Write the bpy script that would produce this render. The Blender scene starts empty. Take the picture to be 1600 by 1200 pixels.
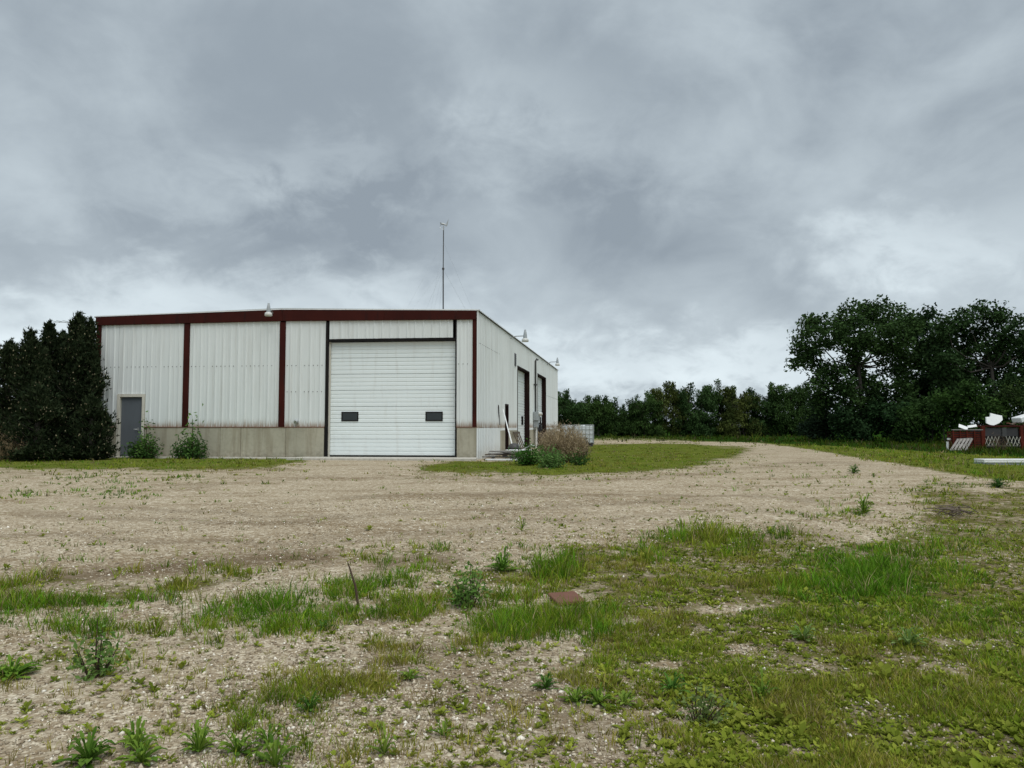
import bpy, math, random
import numpy as np
from mathutils import Vector

random.seed(7)
rng = np.random.default_rng(11)
scene = bpy.context.scene
col = scene.collection

# ------------------------------------------------------------------ camera, sky, sun, exposure
FPX = 1202.0                      # focal length in pixels of a 1600 px wide picture
HOR = 667.0                       # horizon row
CAMZ = 1.06
PITCH = math.atan((HOR - 600.0) / FPX)
cam_d = bpy.data.cameras.new("camera")
cam = bpy.data.objects.new("camera", cam_d)
col.objects.link(cam)
cam_d.sensor_width = 36.0
cam_d.lens = 36.0 * FPX / 1600.0
cam_d.clip_start = 0.05
cam_d.clip_end = 9000.0
cam.location = (0, 0, CAMZ)
cam.rotation_euler = (math.pi / 2 + PITCH, 0, 0)
scene.camera = cam

SUN_EL, SUN_AZ = math.radians(63), math.radians(150)      # azimuth clockwise from +Y
sun_d = bpy.data.lights.new("sun", 'SUN')
sun_d.energy = 1.5
sun_d.angle = math.radians(50)
sun_d.color = (1.0, 0.985, 0.955)
sun = bpy.data.objects.new("sun", sun_d)
col.objects.link(sun)
sdir = Vector((math.sin(SUN_AZ) * math.cos(SUN_EL), math.cos(SUN_AZ) * math.cos(SUN_EL), math.sin(SUN_EL)))
sun.rotation_euler = sdir.to_track_quat('Z', 'Y').to_euler()
sun.location = sdir * 60

world = bpy.data.worlds.new("World")
scene.world = world
world.use_nodes = True


class NT:
    """small helper round a node tree"""
    def __init__(s, tree):
        s.t = tree
        s.n = tree.nodes
        s.l = tree.links

    def new(s, kind, **kw):
        nd = s.n.new(kind)
        for k, v in kw.items():
            setattr(nd, k, v)
        return nd

    def link(s, a, b):
        s.l.new(a, b)

    def put(s, sock, v):
        if hasattr(v, 'is_linked') or isinstance(v, bpy.types.NodeSocket):
            s.l.new(v, sock)
        else:
            sock.default_value = v

    def math(s, op, a, b=0.0, clamp=False):
        nd = s.new('ShaderNodeMath', operation=op, use_clamp=clamp)
        s.put(nd.inputs[0], a)
        s.put(nd.inputs[1], b)
        return nd.outputs[0]

    def mix(s, f, a, b, mode='MIX'):
        nd = s.new('ShaderNodeMix', data_type='RGBA', blend_type=mode)
        s.put(nd.inputs[0], f)
        for sock, v in ((nd.inputs[6], a), (nd.inputs[7], b)):
            if isinstance(v, bpy.types.NodeSocket):
                s.l.new(v, sock)
            else:
                sock.default_value = (v[0], v[1], v[2], 1)
        return nd.outputs[2]

    def noise(s, vec, scale, detail=4.0, rough=0.55, dist=0.0):
        nd = s.new('ShaderNodeTexNoise')
        nd.inputs['Scale'].default_value = scale
        nd.inputs['Detail'].default_value = detail
        nd.inputs['Roughness'].default_value = rough
        nd.inputs['Distortion'].default_value = dist
        if vec is not None:
            s.l.new(vec, nd.inputs['Vector'])
        return nd.outputs['Fac']

    def ramp(s, fac, a, b):
        nd = s.new('ShaderNodeMapRange', interpolation_type='SMOOTHSTEP')
        s.put(nd.inputs[0], fac)
        nd.inputs[1].default_value = a
        nd.inputs[2].default_value = b
        return nd.outputs[0]

    def vmath(s, op, a, b):
        nd = s.new('ShaderNodeVectorMath', operation=op)
        s.put(nd.inputs[0], a)
        s.put(nd.inputs[1], b)
        return nd.outputs[0]

    def sep(s, v):
        nd = s.new('ShaderNodeSeparateXYZ')
        s.l.new(v, nd.inputs[0])
        return nd.outputs

    def comb(s, x, y, z):
        nd = s.new('ShaderNodeCombineXYZ')
        s.put(nd.inputs[0], x)
        s.put(nd.inputs[1], y)
        s.put(nd.inputs[2], z)
        return nd.outputs[0]


w = NT(world.node_tree)
w.n.clear()
tc = w.new('ShaderNodeTexCoord')
dx, dy, dz = w.sep(tc.outputs['Generated'])
dzc = w.math('MAXIMUM', dz, 0.0)
den = w.math('ADD', dzc, 0.52)
px_ = w.math('DIVIDE', dx, den)
py_ = w.math('DIVIDE', dy, den)
pv = w.comb(px_, py_, 3.7)
big = w.noise(pv, 1.7, 3.0, 0.5, 0.3)
med = w.noise(w.vmath('ADD', pv, (4.3, 1.9, 0.0)), 4.2, 5.0, 0.55, 0.45)
fine = w.noise(w.vmath('ADD', pv, (9.1, 7.7, 2.0)), 12.0, 5.0, 0.6, 0.3)
f1 = w.math('MULTIPLY', big, 0.56)
f2 = w.math('MULTIPLY', med, 0.31)
f3 = w.math('MULTIPLY', fine, 0.13)
fsum = w.math('ADD', w.math('ADD', f1, f2), f3)
cl = w.ramp(fsum, 0.34, 0.66)
# thin and thick places of the deck to the north, frayed by the same noise
wx = w.math('MULTIPLY', w.math('SUBTRACT', med, 0.5), 0.5)
wz = w.math('MULTIPLY', w.math('SUBTRACT', fine, 0.5), 0.18)
ay = w.math('MAXIMUM', dy, 0.05)
ua = w.math('ADD', w.math('DIVIDE', dx, ay), wx)
va = w.math('ADD', w.math('DIVIDE', dz, ay), wz)
tot = w.math('MULTIPLY', cl, 0.50)
for (cu, cv, su, sv, amt) in ((0.50, 0.235, 0.11, 0.045, 0.42), (0.22, 0.075, 0.34, 0.045, 0.50), (-0.60, 0.13, 0.20, 0.06, 0.5), (-0.22, 0.16, 0.22, 0.05, 0.30),
                              (-0.28, 0.34, 0.10, 0.04, 0.22), (0.08, 0.27, 0.46, 0.080, -0.20), (0.40, 0.44, 0.40, 0.12, -0.10), (-0.45, 0.235, 0.22, 0.035, -0.14), (0.66, 0.12, 0.10, 0.08, -0.10),
                              (0.05, 0.44, 0.10, 0.05, 0.16), (-0.05, 0.10, 0.15, 0.05, 0.30)):
    qu = w.math('DIVIDE', w.math('SUBTRACT', ua, cu), su)
    qv = w.math('DIVIDE', w.math('SUBTRACT', va, cv), sv)
    r2 = w.math('ADD', w.math('MULTIPLY', qu, qu), w.math('MULTIPLY', qv, qv))
    g = w.math('POWER', 2.718, w.math('MULTIPLY', r2, -1.0))
    tot = w.math('ADD', tot, w.math('MULTIPLY', g, amt))
front = w.ramp(dy, 0.0, 0.25)
tot = w.math('ADD', w.math('MULTIPLY', tot, front), w.math('MULTIPLY', w.math('ADD', w.math('MULTIPLY', cl, 0.50), 0.12), w.math('SUBTRACT', 1.0, front)))
low = w.ramp(dzc, 0.22, 0.02)
cl2 = w.math('ADD', w.math('ADD', tot, 0.05), w.math('MULTIPLY', low, 0.08), clamp=True)
cloud = w.mix(cl2, (0.206, 0.243, 0.280), (0.56, 0.632, 0.668))
sky = w.new('ShaderNodeTexSky', sky_type='NISHITA')
sky.sun_disc = False
sky.sun_elevation = SUN_EL
sky.sun_rotation = SUN_AZ
bg1 = w.new('ShaderNodeBackground')
w.link(sky.outputs[0], bg1.inputs[0])
bg1.inputs[1].default_value = 0.05
bg2 = w.new('ShaderNodeBackground')
w.link(cloud, bg2.inputs[0])
bg2.inputs[1].default_value = 1.0
mx = w.new('ShaderNodeMixShader')
mx.inputs[0].default_value = 0.97          # the cloud deck covers almost the whole sky
w.link(bg1.outputs[0], mx.inputs[1])
w.link(bg2.outputs[0], mx.inputs[2])
wo = w.new('ShaderNodeOutputWorld')
w.link(mx.outputs[0], wo.inputs[0])

vs = scene.view_settings
vs.view_transform = 'Standard'
try:
    vs.look = 'None'
except Exception:
    pass
vs.gamma = 1.0
vs.use_curve_mapping = False
vs.exposure = 0.52


# ------------------------------------------------------------------ pixel <-> world
cp, sp = math.cos(PITCH), math.sin(PITCH)


def ray(u, v):
    a, b = (u - 800.0) / FPX, (600.0 - v) / FPX
    return np.array([a, cp - b * sp, sp + b * cp])


def at(u, v, Y):
    d = ray(u, v)
    return np.array([0, 0, CAMZ]) + d * (Y / d[1])


def project(P):
    x, y, z = P[..., 0], P[..., 1], P[..., 2] - CAMZ
    fw = np.maximum(y * cp + z * sp, 0.05)
    up = -y * sp + z * cp
    return 800 + FPX * x / fw, 600 - FPX * up / fw


def hash2(ix, iy, seed):
    h = (ix.astype(np.int64) * 374761393 + iy.astype(np.int64) * 668265263 + seed * 982451653) & 0x7fffffff
    h = ((h ^ (h >> 13)) * 1274126177) & 0x7fffffff
    return ((h ^ (h >> 16)) & 0xffff) / 65535.0


def vnoise(x, y, seed=0):
    x = np.asarray(x, float)
    y = np.asarray(y, float)
    ix, iy = np.floor(x), np.floor(y)
    fx, fy = x - ix, y - iy
    fx = fx * fx * (3 - 2 * fx)
    fy = fy * fy * (3 - 2 * fy)
    a = hash2(ix, iy, seed)
    b = hash2(ix + 1, iy, seed)
    c = hash2(ix, iy + 1, seed)
    d = hash2(ix + 1, iy + 1, seed)
    return (a * (1 - fx) + b * fx) * (1 - fy) + (c * (1 - fx) + d * fx) * fy


def fbm(x, y, seed=0, oct=4):
    s, a, t = 0, 0.5, 0
    for i in range(oct):
        s = s + a * vnoise(x * 2 ** i, y * 2 ** i, seed + i * 17)
        t += a
        a *= 0.5
    return s / t


def sstep(a, b, x):
    t = np.clip((x - a) / (b - a), 0, 1)
    return t * t * (3 - 2 * t)


def terrain(x, y):
    x = np.asarray(x, float)
    y = np.asarray(y, float)
    base = -0.44 * (1 - sstep(4.0, 23.0, y))
    fade = 1 - 0.85 * sstep(20, 26, y)
    bump = (fbm(x * 0.35, y * 0.35, 3, 3) - 0.5) * 0.10 + (fbm(x * 1.7, y * 1.7, 5, 3) - 0.5) * 0.035
    return base + bump * fade - 0.015


def ground(u, v):
    d = ray(u, v)
    z = -0.2
    for _ in range(12):
        t = (z - CAMZ) / min(d[2], -1e-4)
        p = np.array([0, 0, CAMZ]) + d * t
        z = float(terrain(p[0], p[1]))
    p[2] = z
    return p


# ------------------------------------------------------------------ mesh helpers
class MB:
    def __init__(s):
        s.v, s.f, s.m, s.k = [], [], [], []

    def add(s, vs, fs, m=0, smooth=False):
        o = len(s.v)
        s.v += [tuple(map(float, p)) for p in vs]
        for f in fs:
            s.f.append(tuple(i + o for i in f))
            s.m.append(m)
            s.k.append(smooth)

    def hexa(s, p, m=0):
        # p: 8 points, bottom ring then top ring
        s.add(p, [(0, 3, 2, 1), (4, 5, 6, 7), (0, 1, 5, 4), (1, 2, 6, 5), (2, 3, 7, 6), (3, 0, 4, 7)], m)

    def box(s, c, size, ax=None, m=0):
        c = np.array(c, float)
        if ax is None:
            ax = np.eye(3)
        a, b, d = [np.array(ax[i], float) * size[i] / 2 for i in range(3)]
        s.hexa([c - a - b - d, c + a - b - d, c + a + b - d, c - a + b - d,
                c - a - b + d, c + a - b + d, c + a + b + d, c - a + b + d], m)

    def beam(s, p, q, wd, th, up=(0, 0, 1), m=0):
        p, q = np.array(p, float), np.array(q, float)
        a = q - p
        L = np.linalg.norm(a)
        a = a / L
        up = np.array(up, float)
        b = np.cross(up, a)
        if np.linalg.norm(b) < 1e-4:
            b = np.cross((1, 0, 0), a)
        b /= np.linalg.norm(b)
        c = np.cross(a, b)
        s.box((p + q) / 2, (L, wd, th), (a, b, c), m)

    def tube(s, pts, r, n=6, m=0, cap=True):
        pts = [np.array(p, float) for p in pts]
        rs = r if hasattr(r, '__len__') else [r] * len(pts)
        rings = []
        prev = None
        for i, p in enumerate(pts):
            t = pts[min(i + 1, len(pts) - 1)] - pts[max(i - 1, 0)]
            t = t / (np.linalg.norm(t) + 1e-9)
            if prev is None:
                b = np.cross(t, (0, 0, 1))
                if np.linalg.norm(b) < 0.1:
                    b = np.cross(t, (1, 0, 0))
            else:
                b = prev - t * np.dot(prev, t)
            b = b / (np.linalg.norm(b) + 1e-9)
            prev = b
            c = np.cross(t, b)
            rings.append([p + rs[i] * (math.cos(2 * math.pi * k / n) * b + math.sin(2 * math.pi * k / n) * c) for k in range(n)])
        vs = [q for rg in rings for q in rg]
        fs = []
        for i in range(len(pts) - 1):
            for k in range(n):
                fs.append((i * n + k, i * n + (k + 1) % n, (i + 1) * n + (k + 1) % n, (i + 1) * n + k))
        s.add(vs, fs, m, True)
        if cap:
            s.add(rings[0], [tuple(range(n))[::-1]], m)
            s.add(rings[-1], [tuple(range(n))], m)

    def lathe(s, base, prof, n=16, m=0):
        base = np.array(base, float)
        vs, fs = [], []
        for r, z in prof:
            for k in range(n):
                a = 2 * math.pi * k / n
                vs.append(base + (r * math.cos(a), r * math.sin(a), z))
        for i in range(len(prof) - 1):
            for k in range(n):
                fs.append((i * n + k, i * n + (k + 1) % n, (i + 1) * n + (k + 1) % n, (i + 1) * n + k))
        s.add(vs, fs, m, True)
        s.add(vs[:n], [tuple(range(n))[::-1]], m)
        s.add(vs[-n:], [tuple(range(n))], m)


WPOS = {}


def finish(name, me, origin, parent):
    o = bpy.data.objects.new(name, me)
    col.objects.link(o)
    if parent is not None:
        o.parent = parent
        o.location = Vector(origin) - Vector(WPOS[parent.name])
    else:
        o.location = origin
    WPOS[o.name] = tuple(origin)
    return o


def build(name, mb, mats, parent=None, origin=None, bevel=0.0):
    v = np.array(mb.v)
    if origin is None:
        lo, hi = v.min(0), v.max(0)
        origin = np.array([(lo[0] + hi[0]) / 2, (lo[1] + hi[1]) / 2, lo[2]])
    me = bpy.data.meshes.new(name)
    me.from_pydata((v - origin).tolist(), [], mb.f)
    mats = mats if isinstance(mats, (list, tuple)) else [mats]
    for m in mats:
        me.materials.append(m)
    me.polygons.foreach_set('material_index', mb.m)
    me.polygons.foreach_set('use_smooth', mb.k)
    me.update()
    o = finish(name, me, origin, parent)
    if bevel:
        b = o.modifiers.new('bevel', 'BEVEL')
        b.width = bevel
        b.segments = 1
    return o


def build_np(name, V, F, mat, parent=None, origin=(0, 0, 0), colors=None, k=3, smooth=False):
    """V (n,3) world, F (m,k)"""
    me = bpy.data.meshes.new(name)
    V = np.asarray(V, np.float32) - np.asarray(origin, np.float32)
    F = np.asarray(F, np.int32)
    me.vertices.add(len(V))
    me.vertices.foreach_set('co', V.ravel())
    me.loops.add(F.size)
    me.loops.foreach_set('vertex_index', F.ravel())
    me.polygons.add(len(F))
    me.polygons.foreach_set('loop_start', np.arange(0, F.size, k, dtype=np.int32))
    me.polygons.foreach_set('loop_total', np.full(len(F), k, np.int32))
    if smooth:
        me.polygons.foreach_set('use_smooth', np.ones(len(F), bool))
    me.update(calc_edges=True)
    if colors is not None:
        at_ = me.color_attributes.new('tint', 'FLOAT_COLOR', 'POINT')
        c = np.ones((len(V), 4), np.float32)
        c[:, :3] = colors
        at_.data.foreach_set('color', c.ravel())
    me.materials.append(mat)
    me.validate()
    return finish(name, me, origin, parent)


def empty(name, loc):
    o = bpy.data.objects.new(name, None)
    o.empty_display_size = 0.3
    col.objects.link(o)
    o.location = loc
    WPOS[o.name] = tuple(loc)
    return o


def tag(o, label=None, cat=None, group=None, kind=None):
    if label:
        o['label'] = label
    if cat:
        o['category'] = cat
    if group:
        o['group'] = group
    if kind:
        o['kind'] = kind
    return o


# ------------------------------------------------------------------ materials
def mat(name):
    m = bpy.data.materials.new(name)
    m.use_nodes = True
    t = NT(m.node_tree)
    t.n.clear()
    out = t.new('ShaderNodeOutputMaterial')
    b = t.new('ShaderNodeBsdfPrincipled')
    t.link(b.outputs[0], out.inputs[0])
    t.out, t.b = out, b
    return m, t


def coords(t):
    return t.new('ShaderNodeNewGeometry').outputs['Position']


def scaled(t, v, s):
    return t.vmath('MULTIPLY', v, s)


def bump(t, h, strength=0.3, dist=0.02):
    bn = t.new('ShaderNodeBump')
    bn.inputs['Strength'].default_value = strength
    bn.inputs['Distance'].default_value = dist
    t.link(h, bn.inputs['Height'])
    t.link(bn.outputs[0], t.b.inputs['Normal'])


def paint(name, c, rough=0.5, var=0.18, scale=3.0, dirt=(0.12, 0.09, 0.06), dirt_amt=0.2, metal=0.0, spec=0.35):
    m, t = mat(name)
    p = coords(t)
    n1 = t.noise(p, scale, 5)
    n2 = t.noise(scaled(t, p, (9, 9, 1.3)), scale * 0.7, 4)
    a = t.mix(n1, [x * (1 - var) for x in c], [min(1, x * (1 + var)) for x in c])
    d = t.math('MULTIPLY', t.ramp(n2, 0.52, 0.8), dirt_amt)
    t.link(t.mix(d, a, dirt), t.b.inputs['Base Color'])
    t.b.inputs['Roughness'].default_value = rough
    t.b.inputs['Metallic'].default_value = metal
    t.b.inputs['Specular IOR Level'].default_value = spec
    bump(t, n1, 0.1, 0.01)
    return m


def siding_mat(name, c):
    m, t = mat(name)
    p = coords(t)
    x, y, z = t.sep(p)
    oi = t.new('ShaderNodeObjectInfo').outputs['Random']
    n1 = t.noise(p, 0.9, 4)
    st = t.noise(scaled(t, p, (7, 7, 0.35)), 1.0, 5, 0.6)
    fine = t.noise(scaled(t, p, (22, 22, 2.5)), 1.0, 4, 0.6)
    a = t.mix(n1, [v * 0.93 for v in c], c)
    a = t.mix(t.math('MULTIPLY', oi, 0.22), a, [v * 0.80 for v in c])
    a = t.mix(t.math('MULTIPLY', t.ramp(st, 0.48, 0.72), 0.26), a, (0.38, 0.36, 0.31))
    # rust and splash dirt creeping up from the bottom edge of the sheet
    edge = t.math('MULTIPLY', t.ramp(z, 1.42, 1.03), t.ramp(z, 0.99, 1.04))
    edge = t.math('MULTIPLY', edge, t.ramp(t.math('ADD', fine, t.math('MULTIPLY', edge, 0.25)), 0.42, 0.85))
    a = t.mix(t.math('MULTIPLY', edge, 0.85), a, (0.24, 0.145, 0.075))
    spl = t.math('MULTIPLY', t.ramp(z, 0.55, 0.0), t.ramp(fine, 0.35, 0.7))
    a = t.mix(t.math('MULTIPLY', spl, 0.6), a, (0.30, 0.25, 0.18))
    t.link(a, t.b.inputs['Base Color'])
    t.b.inputs['Roughness'].default_value = 0.55
    t.b.inputs['Specular IOR Level'].default_value = 0.3
    dent = t.noise(scaled(t, p, (1.6, 1.6, 0.8)), 1.0, 3)
    bump(t, dent, 0.35, 0.03)
    return m


M = {}
M['siding'] = siding_mat('white_sheet_siding', (0.76, 0.80, 0.79))
M['door_white'] = paint('white_door_paint', (0.80, 0.86, 0.86), 0.45, 0.05, 0.8, (0.45, 0.42, 0.36), 0.22)
M['red'] = paint('dark_red_paint', (0.044, 0.0080, 0.0055), 0.7, 0.5, 1.1, (0.014, 0.008, 0.007), 0.9, spec=0.12)
M['red_old'] = paint('faded_red_paint', (0.10, 0.020, 0.012), 0.85, 0.5, 4.0, (0.035, 0.02, 0.015), 1.0, spec=0.1)
M['black'] = paint('black_trim', (0.012, 0.011, 0.011), 0.7, 0.3, 5, spec=0.1)
M['dark'] = paint('dark_interior', (0.02, 0.02, 0.02), 0.9, 0.2, 2)
M['brown_jamb'] = paint('dark_brown_jamb', (0.018, 0.009, 0.008), 0.8, 0.3, 2, spec=0.08)
M['grey_door'] = paint('grey_door_paint', (0.115, 0.13, 0.145), 0.5, 0.1, 1.2, (0.07, 0.07, 0.07), 0.3)
M['cream'] = paint('cream_frame_paint', (0.60, 0.58, 0.50), 0.6, 0.15, 3, (0.25, 0.15, 0.08), 0.55)
M['galv'] = paint('galvanised_steel', (0.40, 0.42, 0.42), 0.45, 0.2, 6, (0.2, 0.17, 0.13), 0.3, 0.5)
M['grey_box'] = paint('grey_enamel', (0.33, 0.36, 0.37), 0.5, 0.12, 3)
M['white'] = paint('white_plastic', (0.80, 0.81, 0.80), 0.5, 0.06, 3, (0.4, 0.36, 0.28), 0.25)
M['white_metal'] = paint('white_enamel', (0.75, 0.77, 0.77), 0.4, 0.08, 3, (0.35, 0.3, 0.22), 0.4)
M['lens'] = paint('frosted_lens', (0.62, 0.63, 0.60), 0.3, 0.05, 3)
M['rubber'] = paint('black_rubber', (0.02, 0.02, 0.02), 0.8, 0.2, 5)
M['steel_dark'] = paint('dark_steel', (0.06, 0.06, 0.06), 0.5, 0.4, 5, (0.1, 0.05, 0.03), 0.5)
M['slate'] = paint('dark_panel_paint', (0.045, 0.043, 0.045), 0.7, 0.3, 3, (0.12, 0.1, 0.08), 0.4)
M['rust_plate'] = paint('rusty_plate', (0.17, 0.075, 0.05), 0.85, 0.25, 8, (0.2, 0.15, 0.1), 0.5)


def wood_mat(name, c1, c2):
    m, t = mat(name)
    p = coords(t)
    n1 = t.noise(scaled(t, p, (3, 14, 30)), 1.0, 5, 0.65)
    oi = t.new('ShaderNodeObjectInfo').outputs['Random']
    a = t.mix(n1, c1, c2)
    a = t.mix(t.math('MULTIPLY', oi, 0.5), a, [x * 0.5 for x in c1])
    t.link(a, t.b.inputs['Base Color'])
    t.b.inputs['Roughness'].default_value = 0.85
    bump(t, n1, 0.3, 0.004)
    return m


M['wood_grey'] = wood_mat('weathered_wood', (0.17, 0.155, 0.14), (0.42, 0.40, 0.37))
M['wood_brown'] = wood_mat('brown_board', (0.10, 0.075, 0.055), (0.24, 0.19, 0.14))
M['bark'] = wood_mat('bark', (0.035, 0.03, 0.024), (0.10, 0.085, 0.07))
M['stem_dark'] = wood_mat('dark_stem', (0.05, 0.03, 0.018), (0.10, 0.06, 0.035))


def glass_mat(name):
    m, t = mat(name)
    n = t.noise(coords(t), 3.0, 3)
    t.link(t.mix(n, (0.012, 0.018, 0.02), (0.03, 0.04, 0.042)), t.b.inputs['Base Color'])
    t.b.inputs['Roughness'].default_value = 0.12
    t.b.inputs['Specular IOR Level'].default_value = 0.5
    return m


M['glass'] = glass_mat('dark_window_glass')


def tank_mat():
    m, t = mat('milky_tank_plastic')
    n = t.noise(coords(t), 2.0, 3)
    t.link(t.mix(n, (0.52, 0.56, 0.58), (0.70, 0.73, 0.74)), t.b.inputs['Base Color'])
    t.b.inputs['Roughness'].default_value = 0.4
    return m


M['tank'] = tank_mat()


def concrete_mat(name, c, stain=1.0):
    m, t = mat(name)
    p = coords(t)
    x, y, z = t.sep(p)
    n1 = t.noise(p, 0.9, 6, 0.6)
    n2 = t.noise(p, 9.0, 5, 0.65)
    st = t.noise(scaled(t, p, (4.5, 4.5, 0.4)), 1.0, 5, 0.6)
    a = t.mix(n1, [v * 0.62 for v in c], [v * 1.28 for v in c])
    a = t.mix(t.math('MULTIPLY', t.ramp(n2, 0.45, 0.75), 0.35), a, [v * 0.6 for v in c])
    a = t.mix(t.math('MULTIPLY', t.ramp(st, 0.46, 0.64), 0.38 * stain), a, (0.20, 0.16, 0.10))
    low = t.math('MULTIPLY', t.ramp(z, 0.35, 0.0), t.ramp(n2, 0.3, 0.65))
    a = t.mix(t.math('MULTIPLY', low, 0.5 * stain), a, (0.13, 0.115, 0.08))
    # faint form-board joints and tie holes
    t.link(a, t.b.inputs['Base Color'])
    t.b.inputs['Roughness'].default_value = 0.9
    bump(t, n2, 0.35, 0.012)
    return m


M['concrete'] = concrete_mat('stained_concrete', (0.42, 0.395, 0.305))
M['slab'] = concrete_mat('slab_concrete', (0.54, 0.515, 0.45), 0.35)


def leaf_mat(name, trans=0.25, rough=0.6, spec=0.25):
    m, t = mat(name)
    ca = t.new('ShaderNodeVertexColor', layer_name='tint')
    n = t.noise(coords(t), 2.2, 3)
    c = t.mix(n, (0.7, 0.72, 0.7), (1.3, 1.28, 1.3))
    cc = t.mix(1.0, ca.outputs[0], c, 'MULTIPLY')
    t.link(cc, t.b.inputs['Base Color'])
    t.b.inputs['Roughness'].default_value = rough
    t.b.inputs['Specular IOR Level'].default_value = spec
    tr = t.new('ShaderNodeBsdfTranslucent')
    t.link(cc, tr.inputs[0])
    mxs = t.new('ShaderNodeMixShader')
    mxs.inputs[0].default_value = trans
    t.link(t.b.outputs[0], mxs.inputs[1])
    t.link(tr.outputs[0], mxs.inputs[2])
    t.link(mxs.outputs[0], t.out.inputs[0])
    return m


M['leaf'] = leaf_mat('tree_foliage', 0.15, 0.75, 0.06)
M['grass'] = leaf_mat('grass_blades', 0.30, 0.7, 0.08)
M['stone'] = leaf_mat('gravel_stone', 0.0, 0.9, 0.2)


def ground_mat():
    m, t = mat('gravel_and_turf')
    p = coords(t)
    at1 = t.new('ShaderNodeAttribute', attribute_name='cover').outputs['Fac']
    at2 = t.new('ShaderNodeAttribute', attribute_name='damp').outputs['Fac']
    at3 = t.new('ShaderNodeAttribute', attribute_name='lawn').outputs['Fac']
    n1 = t.noise(p, 0.45, 5, 0.6)
    n2 = t.noise(scaled(t, p, (0.35, 1.5, 1)), 1.0, 6, 0.62, 0.4)
    n3 = t.noise(p, 7.0, 5, 0.65)
    n4 = t.noise(p, 38.0, 4, 0.7)
    vo = t.new('ShaderNodeTexVoronoi')
    vo.inputs['Scale'].default_value = 42.0
    t.link(p, vo.inputs['Vector'])
    vcol = t.sep(vo.outputs['Color'])[0]
    vo2 = t.new('ShaderNodeTexVoronoi')
    vo2.inputs['Scale'].default_value = 17.0
    t.link(p, vo2.inputs['Vector'])
    v2 = t.sep(vo2.outputs['Color'])[1]
    base = t.mix(n1, (0.36, 0.295, 0.205), (0.52, 0.445, 0.325))
    base = t.mix(t.math('MULTIPLY', t.ramp(n2, 0.46, 0.64), 0.85), base, (0.245, 0.185, 0.115))
    base = t.mix(t.math('MULTIPLY', t.ramp(vcol, 0.55, 1.0), 0.55), base, (0.76, 0.68, 0.52))
    base = t.mix(t.math('MULTIPLY', t.ramp(vcol, 0.45, 0.0), 0.5), base, (0.30, 0.22, 0.13))
    base = t.mix(t.math('MULTIPLY', t.ramp(v2, 0.78, 1.0), 0.5), base, (0.78, 0.71, 0.56))
    base = t.mix(t.math('MULTIPLY', t.ramp(v2, 0.2, 0.0), 0.45), base, (0.22, 0.16, 0.095))
    gap = t.ramp(vo.outputs['Distance'], 0.35, 0.75)
    base = t.mix(t.math('MULTIPLY', gap, 0.45), base, (0.16, 0.115, 0.07))
    base = t.mix(t.math('MULTIPLY', t.ramp(n3, 0.5, 0.75), 0.35), base, (0.33, 0.25, 0.15))
    damp = t.math('MULTIPLY', at2, t.ramp(n3, 0.15, 0.5))
    base = t.mix(t.math('MULTIPLY', damp, 0.8), base, (0.125, 0.088, 0.052))
    # turf: soil, thatch and low green between the blades
    turf = t.mix(t.ramp(n3, 0.35, 0.65), (0.085, 0.06, 0.028), (0.105, 0.11, 0.025))
    turf = t.mix(t.math('MULTIPLY', t.ramp(n4, 0.5, 0.7), 0.5), turf, (0.30, 0.26, 0.13))
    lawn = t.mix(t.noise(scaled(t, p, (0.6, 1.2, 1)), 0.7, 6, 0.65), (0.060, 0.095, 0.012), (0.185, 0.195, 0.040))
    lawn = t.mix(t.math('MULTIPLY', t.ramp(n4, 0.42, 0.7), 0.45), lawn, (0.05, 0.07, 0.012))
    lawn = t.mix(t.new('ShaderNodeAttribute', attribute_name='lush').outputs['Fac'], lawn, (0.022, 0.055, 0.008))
    turf = t.mix(at3, turf, lawn)
    n5 = t.noise(p, 2.1, 5, 0.65)
    k = t.ramp(t.math('ADD', at1, t.math('ADD', t.math('MULTIPLY', t.math('SUBTRACT', n3, 0.5), 0.9), t.math('MULTIPLY', t.math('SUBTRACT', n5, 0.5), 1.0))), 0.30, 0.74)
    t.link(t.mix(k, base, turf), t.b.inputs['Base Color'])
    t.b.inputs['Roughness'].default_value = 1.0
    t.b.inputs['Specular IOR Level'].default_value = 0.0
    h = t.math('ADD', t.math('MULTIPLY', vo.outputs['Distance'], -0.5), t.math('MULTIPLY', n4, 0.6))
    h = t.math('ADD', h, t.math('MULTIPLY', n3, 1.2))
    bump(t, h, 0.6, 0.02)
    return m


M['ground'] = ground_mat()

# ------------------------------------------------------------------ where grass grows (ground plan)
def pip(u, v, poly):
    inside = np.zeros(u.shape, bool)
    n = len(poly)
    for i in range(n):
        x0, y0 = poly[i]
        x1, y1 = poly[(i + 1) % n]
        c = ((y0 > v) != (y1 > v))
        xx = x0 + (v - y0) * (x1 - x0) / ((y1 - y0) if y1 != y0 else 1e-9)
        inside ^= c & (u < xx)
    return inside


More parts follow.
